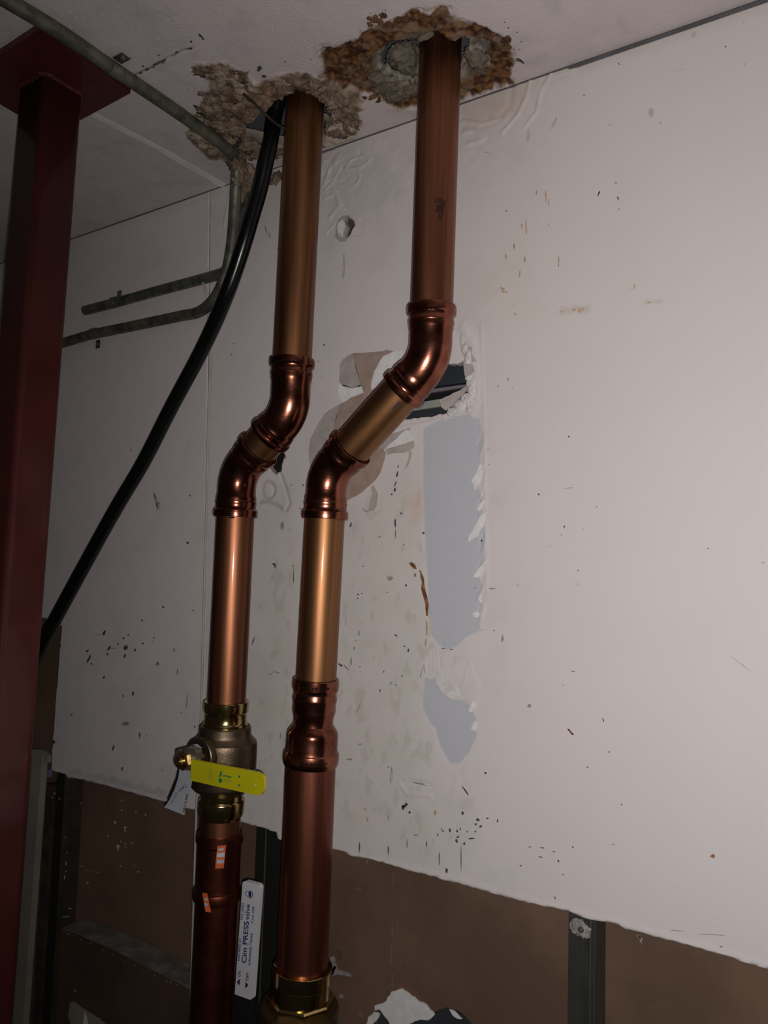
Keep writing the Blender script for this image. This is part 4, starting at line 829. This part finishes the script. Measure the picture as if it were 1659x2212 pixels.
text_px('handle_print', 'no lead', (482, 1688), (498, 1691.2), 2.2, m_green, handle, YT, .01)
text_px('handle_print', 'OPEN', (514, 1674.5), (519, 1675.5), 1.8, m_green, handle, YT, .01)
text_px('handle_print', 'CLOSE', (513.5, 1701), (519.5, 1702.2), 1.8, m_green, handle, YT, .01)
text_px('handle_print', 'FORGED BRASS VALVE', (454, 1685), (454.5, 1659), 2.4, m_green, handle, YT, .01)
text_px('handle_print', 'FULL PORT 600 WOG', (458.5, 1686), (459, 1661), 2.4, m_green, handle, YT, .01)
for cx, cy in ((516.7, 1677.8), (516, 1696)):
    mesh_obj('handle_print', [PY(cx+2.0*math.cos(t*math.pi/5), cy+2.6*math.sin(t*math.pi/5), YT-.0004) for t in range(10)], [tuple(range(10))], m_green, handle)
mesh_obj('handle_print', [PY(cx, cy, YT-.0004) for cx, cy in ((472, 1681), (480, 1682.5), (479, 1690), (475.5, 1692), (472.5, 1688))], [(0, 1, 2, 3, 4)], m_green, handle)
sweep('handle_dimple', [PY(551, 1695.5, YT-.0002), PY(551, 1695.5, YT-.0007)], [.0014, .0011], mat('worn_yellow', (.32, .24, .02), .5), handle, 12)
# paper tag hanging from the stem
tg = empty('paper_tag', PY(405, 1640, -.165), 'white printed paper tag hanging from the yellow-handled valve', 'tag')
def ribbon(name, Lp, Rp, Ys, m, parent, th=.0004):
    V, Fs = [], []
    for (a, b), (c_, d), Y in zip(Lp, Rp, Ys):
        p, q = PY(a, b, Y), PY(c_, d, Y-.001); V += [p, q, p+Vector((0, th, 0)), q+Vector((0, th, 0))]
    n = len(Lp)
    for i in range(n-1):
        a, b = i*4, (i+1)*4; Fs += [(a, a+1, b+1, b), (a+3, a+2, b+2, b+3), (a, b, b+2, a+2), (a+1, a+3, b+3, b+1)]
    Fs += [(0, 2, 3, 1), ((n-1)*4, (n-1)*4+1, (n-1)*4+3, (n-1)*4+2)]
    return mesh_obj(name, V, Fs, m, parent, False)
ribbon('tag_sheet', [(389, 1655), (385, 1680), (377, 1705), (366, 1728), (355, 1744)], [(418, 1660), (415, 1685), (410, 1712), (402, 1735), (398, 1761)], [-.158, -.158, -.158, -.160, -.163], m_paper, tg)
ribbon('tag_loop', [(408, 1618), (415, 1609), (424, 1612), (424, 1632)], [(412, 1610), (426, 1607), (435, 1615), (427, 1634)], [-.160, -.163, -.164, -.162], m_paper, tg)
ribbon('tag_black_strip', [(387, 1655), (380, 1684), (368, 1714), (360, 1731)], [(392, 1655), (386, 1684), (374, 1710), (366, 1728)], [-.156, -.156, -.156, -.157], m_blackp, tg)  # thin black strip along the tag's left edge
ts = tg.children[0]
for k, (a, b, h, s) in enumerate((((399, 1754), (407, 1716), 4.6, 'II81I II 8II0'), ((388, 1711), (401, 1695), 3.0, 'E05 1G-3 2'), ((391, 1706), (404, 1700), 3.0, 'S-300 2in'), ((367, 1738), (381, 1712), 1.7, 'Assembly and inspected valve'), ((371, 1739), (384, 1712), 1.5, 'lead free for drinking water')
    )): text_px('tag_print', s, a, b, h, m_ink, ts, -.1625+.0002*k if k != 0 else -.1635, .01)
# lower left run
low = empty('copper_pipe', PL(452, 2212), 'dark copper pipe below the yellow-handled valve with orange stickers on its coupling', 'pipe')
la, lbb = PL(475.5, 1797), PL(468.5, 1941)
tube(low, vb, la, .0278, m_cu)
coup = collar_run(low, 'coupling', la, lbb, [(0, .0280), (0, .0312), (.01, .0322), (.14, .0323), (.155, .0312), (.17, .0302), (.50, .0300), (.80, .0301), (.825, .0303), (.84, .0322), (.86, .0328), (.975, .0328), (1, .0318), (1, .029)], m_cu_dark)
tube(low, lbb, lbb+(lbb-la).normalized()*.9, .0288, m_cu_dark)
def sticker(name, A, B, r, t, parent, w, h, m, off, tilt=0):
    A, B = Vector(A), Vector(B); ax = (B-A).normalized(); c = A.lerp(B, t); to = Vector(CAM)-c; to = (to-ax*to.dot(ax)).normalized(); s = ax.cross(to); V, Fs = [], []; k = 6
    for j in range(5):
        for i in range(k+1):
            an = math.radians(off)+(w/r)*(i/k-.5)+tilt*(j/4-.5); d = to*math.cos(an)+s*math.sin(an); V.append(c+d*r+ax*h*(j/4-.5))
    for j in range(4):
        for i in range(k): a = j*(k+1)+i; Fs.append((a, a+1, a+k+2, a+k+1))
    return mesh_obj(name, V, Fs, m, parent, True)
stx = sticker('orange_sticker', la, lbb, .0327, .245, coup, .0115, .030, m_orange, -4, .05)
for t, h, w in ((.135, .003, .007), (.215, .006, .010), (.31, .005, .009)): sticker('sticker_print', la, lbb, .0330, t, coup, w, h, m_silver, -4)
sticker('orange_sticker', la, lbb, .0333, .91, coup, .008, .024, m_orange, 24, -.2)
for t, h, w in ((.86, .003, .005), (.94, .004, .005)): sticker('sticker_print', la, lbb, .0336, t, coup, w, h, m_silver, 24)
# right valve
v2 = empty('ball_valve', PR(648, 2212), 'large brass valve at the foot of the thicker pipe with a white lever handle', 'valve')
ca, cb_ = PR(654, 2084), PR(649, 2152)
q1 = (cb_-ca).normalized()
collar_run(v2, 'press_collar', ca, cb_, [(0, .0336), (0, .0378), (.01, .0386), (.04, .0388), (.45, .0388), (.48, .0382), (.52, .0378), (.90, .0376), (1, .0380)], m_brass)
h0 = cb_-q1*.002; sweep('hex_nut', [h0, h0+q1*.002, h0+q1*.016, h0+q1*.018], [.0415, .0438, .0438, .043], m_brass, v2, 8)
b0 = h0+q1*.012; sweep('valve_body', [b0, b0+q1*.003, b0+q1*.008, b0+q1*.012, b0+q1*.05, b0+q1*.09, b0+q1*.12, b0+q1*.15], [.0495, .0512, .0515, .0515, .0520, .0520, .040, .036], m_bronze, v2, 72)
YW = -.135
lv = rounded([(524, 1902), (562, 1912), (544, 2161), (507, 2148)], [8, 9, 6, 1], 6)
lever = bm_obj('lever_handle', prism([PY(a, b, YW) for a, b in lv], Vector((0, .007, 0)), .001), m_lever, v2, label='white coated lever handle with navy print')
bm_obj('lever_shank', prism([PY(a, b, YW+.002) for a, b in ((508, 2148), (542, 2160), (538, 2270), (502, 2262))], Vector((0, .004, 0))), m_blackp, v2)
bm_obj('lever_shank', prism([PY(a, b, YW+.002) for a, b in ((502, 2262), (538, 2270), (600, 2330), (600, 2370), (510, 2300))], Vector((0, .004, 0))), m_blackp, v2)
sc = PR(648, 2300); sweep('stem', [Vector((sc.x, sc.y, sc.z)), Vector((sc.x-.02, YW+.004, sc.z))], [.01, .01], m_bronze, v2, 24)
LV = lambda x, y: crop(480, 1880, 7.375, [(x, y)])[0]
for s, a, b, h, bo in (('NO LEAD', (330, 785), (352, 525), 6, .012), ('Cim', (385, 1478), (392, 1240), 10, .02), ('PRESS', (396, 1185), (424, 815), 10, .02), ('valve', (426, 795), (444, 545), 9.5, .014), ('T.max 250F', (492, 850), (514, 575), 4.6, .02),
     ('NSF/ANSI 61', (278, 1440), (302, 1095), 5, .02), ('Individually Tested', (445, 1515), (484, 1010), 5.2, .02), ('ON', (290, 1700), (296, 1610), 5.4, .02), ('OFF', (412, 1765), (430, 1635), 5.8, .02)):
    text_px('lever_print', s, LV(*a), LV(*b), h, m_navy, lever, YW, bo)
for tri in (((283, 1728), (275, 1838), (230, 1780)), ((372, 1772), (364, 1885), (418, 1832))):
    mesh_obj('lever_print', [PY(*LV(*p), YW-.0004) for p in tri], [(0, 1, 2)], m_navy, lever)
drop = [(355, 365), (395, 330), (440, 322), (480, 345), (488, 385), (478, 430), (450, 448), (420, 440), (385, 405)]
V = [PY(*LV(*p), YW-.0004) for p in drop]; cc = (420, 385); V += [PY(*LV(cc[0]+(a-cc[0])*.84, cc[1]+(b-cc[1])*.84), YW-.0004) for a, b in drop]; n = len(drop)
mesh_obj('lever_emblem', V, [(k, (k+1) % n, n+(k+1) % n, n+k) for k in range(n)], m_navy, lever)
mesh_obj('lever_emblem', [PY(*LV(a, b), YW-.0005) for a, b in ((422, 345), (460, 330), (462, 400), (455, 430), (425, 425), (418, 380))], [(0, 1, 2, 3, 4, 5)], m_navy, lever)

# ------------------------------------------------------------------ cable, conduits, wires
cab = [(618, 140, None), (604, 205, None), (593, 248, -.070), (585, 300, -.068), (574, 350, -.066), (561, 409, -.062), (545, 465, -.062), (529, 520, -.062), (510, 580, -.059), (490, 635, -.055), (463, 700, -.045), (428, 772, -.036), (367, 886, -.034), (310, 998, -.034), (252, 1096, -.036), (192, 1204, -.040), (142, 1296, -.046), (112, 1352, -.050), (84, 1406, -.055), (50, 1472, -.060), (5, 1560, -.065)]
pts = []
for a, b, Y in cab:
    if Y is None: Y = -.072
    pts.append(P(a, b, Y))
cable = sweep('black_cable', catmull(pts, 8), .0122, m_cable, None, 32)
tag(cable, 'thick black cable slanting from the ceiling hole down behind the red column', 'cable')
# print line along the cable is a thin pale strip in the photo's highlight only; conduits next
rc = .0092
cond = empty('metal_conduit', P(509, 500, -.013), 'thin grey conduit running along the ceiling, down the corner and along the wall', 'conduit')
xa = C(250, 152, ZC-.0105)
cpts = [C(-60, -45, ZC-.0105), C(14, 0, ZC-.0105), C(130, 70, ZC-.0105), xa, C(380, 240, ZC-.0105), C(470, 305, ZC-.0105), C(494, 326, ZC-.012)]
cpts += [P(507, 346, -.064), P(511, 370, -.058), P(510, 400, -.050), P(507, 450, -.042), P(504, 500, -.037), P(498, 548, -.033), P(489, 590, -.031), P(472, 632, -.028), P(450, 660, -.020), P(425, 676, -.014), P(390, 683, -.0115), P(280, 706, -.0115), P(202, 722, -.0115), P(142, 739, -.0115), P(20, 775, -.0115)]
sweep('conduit_tube', catmull(cpts, 8), rc, m_cond_dirty, cond, 28)
def strap_wall(px, py, dirx, parent, flip=1, m=m_cond):
    c = P(px, py, -.0105); d = Vector((1, 0, -.02)); V, Fs = [], []; n = 12
    for i in range(n+1):
        a = math.pi*i/n; 
        for k, (s, r_) in enumerate(((-.006, rc+.0004), (.006, rc+.0004), (.006, rc+.0016), (-.006, rc+.0016))):
            V.append(c+Vector((s, -math.sin(a)*r_, math.cos(a)*r_*flip)))
    for i in range(n):
        for k in range(4): a = i*4+k; b = i*4+(k+1) % 4; Fs.append((a, b, b+4, a+4))
    o = mesh_obj('pipe_strap', V, Fs, m, parent, False)
    y0 = c.z+flip*(rc+.001); lo, hi = sorted((y0, y0+flip*.016))
    box('strap_ear', (c.x-.006, -.0032, lo), (c.x+.006, -.0018, hi), m, o, .0003)
    s = Vector((c.x, -.0034, (lo+hi)/2)); sweep('screw_head', [s, s+Vector((0, -.0018, 0)), s+Vector((0, -.0024, 0))], [.0036, .0034, .0016], m_steel, o, 12)
strap_wall(205, 721, 1, cond, -1)
# strap under the ceiling
c0 = C(246, 148, ZC-.0105); V, Fs = [], []
for i in range(13):
    a = math.pi*i/12
    for s, r_ in ((-.007, rc+.0004), (.007, rc+.0004), (.007, rc+.0018), (-.007, rc+.0018)): V.append(c0+Vector((math.cos(a)*r_, s, -math.sin(a)*r_)))
for i in range(12):
    for k in range(4): a = i*4+k; b = i*4+(k+1) % 4; Fs.append((a, b, b+4, a+4))
st = mesh_obj('pipe_strap', V, Fs, m_cond, cond)
box('strap_ear', (c0.x+rc-.004, c0.y-.007, ZC-.0025), (c0.x+rc+.015, c0.y+.007, ZC-.0012), m_cond, st, .0003)
s = Vector((c0.x+rc+.008, c0.y, ZC-.0026)); sweep('screw_head', [s, s+Vector((0, 0, -.0016)), s+Vector((0, 0, -.0022))], [.0036, .0034, .0016], m_steel, st, 12)
cond2 = empty('metal_conduit', P(183, 671, -.0115), 'short grey conduit with an open end above the other one on the wall', 'conduit')
c2 = [P(a, b, Y) for a, b, Y in ((532, 389, -.0105), (533, 412, -.0105), (531, 450, -.012), (525, 500, -.0100), (516, 540, -.0095), (503, 570, -.0095), (484, 588, -.0095), (462, 596, -.0095), (400, 613, -.011), (336, 630, -.011), (250, 654, -.011), (184, 671, -.011))]
v_, f_ = sweep_geo(catmull(c2, 8), [.0090]*(len(catmull(c2, 8))), 28, True)
f_ = f_[:-1]; mesh_obj('conduit_tube', v_, f_, m_cond, cond2, True)
endp = P(184, 671, -.011); dirn = (P(184, 671, -.011)-P(250, 654, -.011)).normalized()
sweep('conduit_bore', [endp-dirn*.012, endp-dirn*.0005], [.0076, .0076], m_blackp, cond2, 28)
strap_wall(249, 654, 1, cond2, 1)
wire = sweep('thin_wire', catmull([P(a, b, Y) for a, b, Y in ((437, 606, -.012), (441, 618, -.013), (446, 632, -.011), (448, 655, -.006), (451, 700, -.0045), (453, 760, -.004), (453, 820, -.004), (450, 900, -.004), (448, 1000, -.004), (446, 1100, -.004), (443, 1200, -.004), (440, 1320, -.004), (437, 1440, -.004), (434, 1560, -.004), (428, 1680, -.004), (424, 1760, -.004), (421, 1860, -.004), (418, 1960, -.004), (414, 2100, -.0038), (410, 2260, -.0038))], 6), .0021, m_wire, None, 12)
tag(wire, 'thin cream wire hanging straight down the wall left of the copper pipes', 'wire')
rod = sweep('iron_wire', catmull([C(*pl1(525, 345), ZC-.012), C(*pl1(560, 380), ZC-.013), C(*pl1(620, 430), ZC-.014), C(*pl1(680, 490), ZC-.018), C(*pl1(740, 545), ZC-.024), C(*pl1(830, 620), ZC-.028), C(*pl1(900, 655), ZC-.03)], 5), .0018, m_darkrod, None, 10)
tag(rod, 'rusty bent iron wire sticking out of the ceiling hole by the black cable', 'wire')
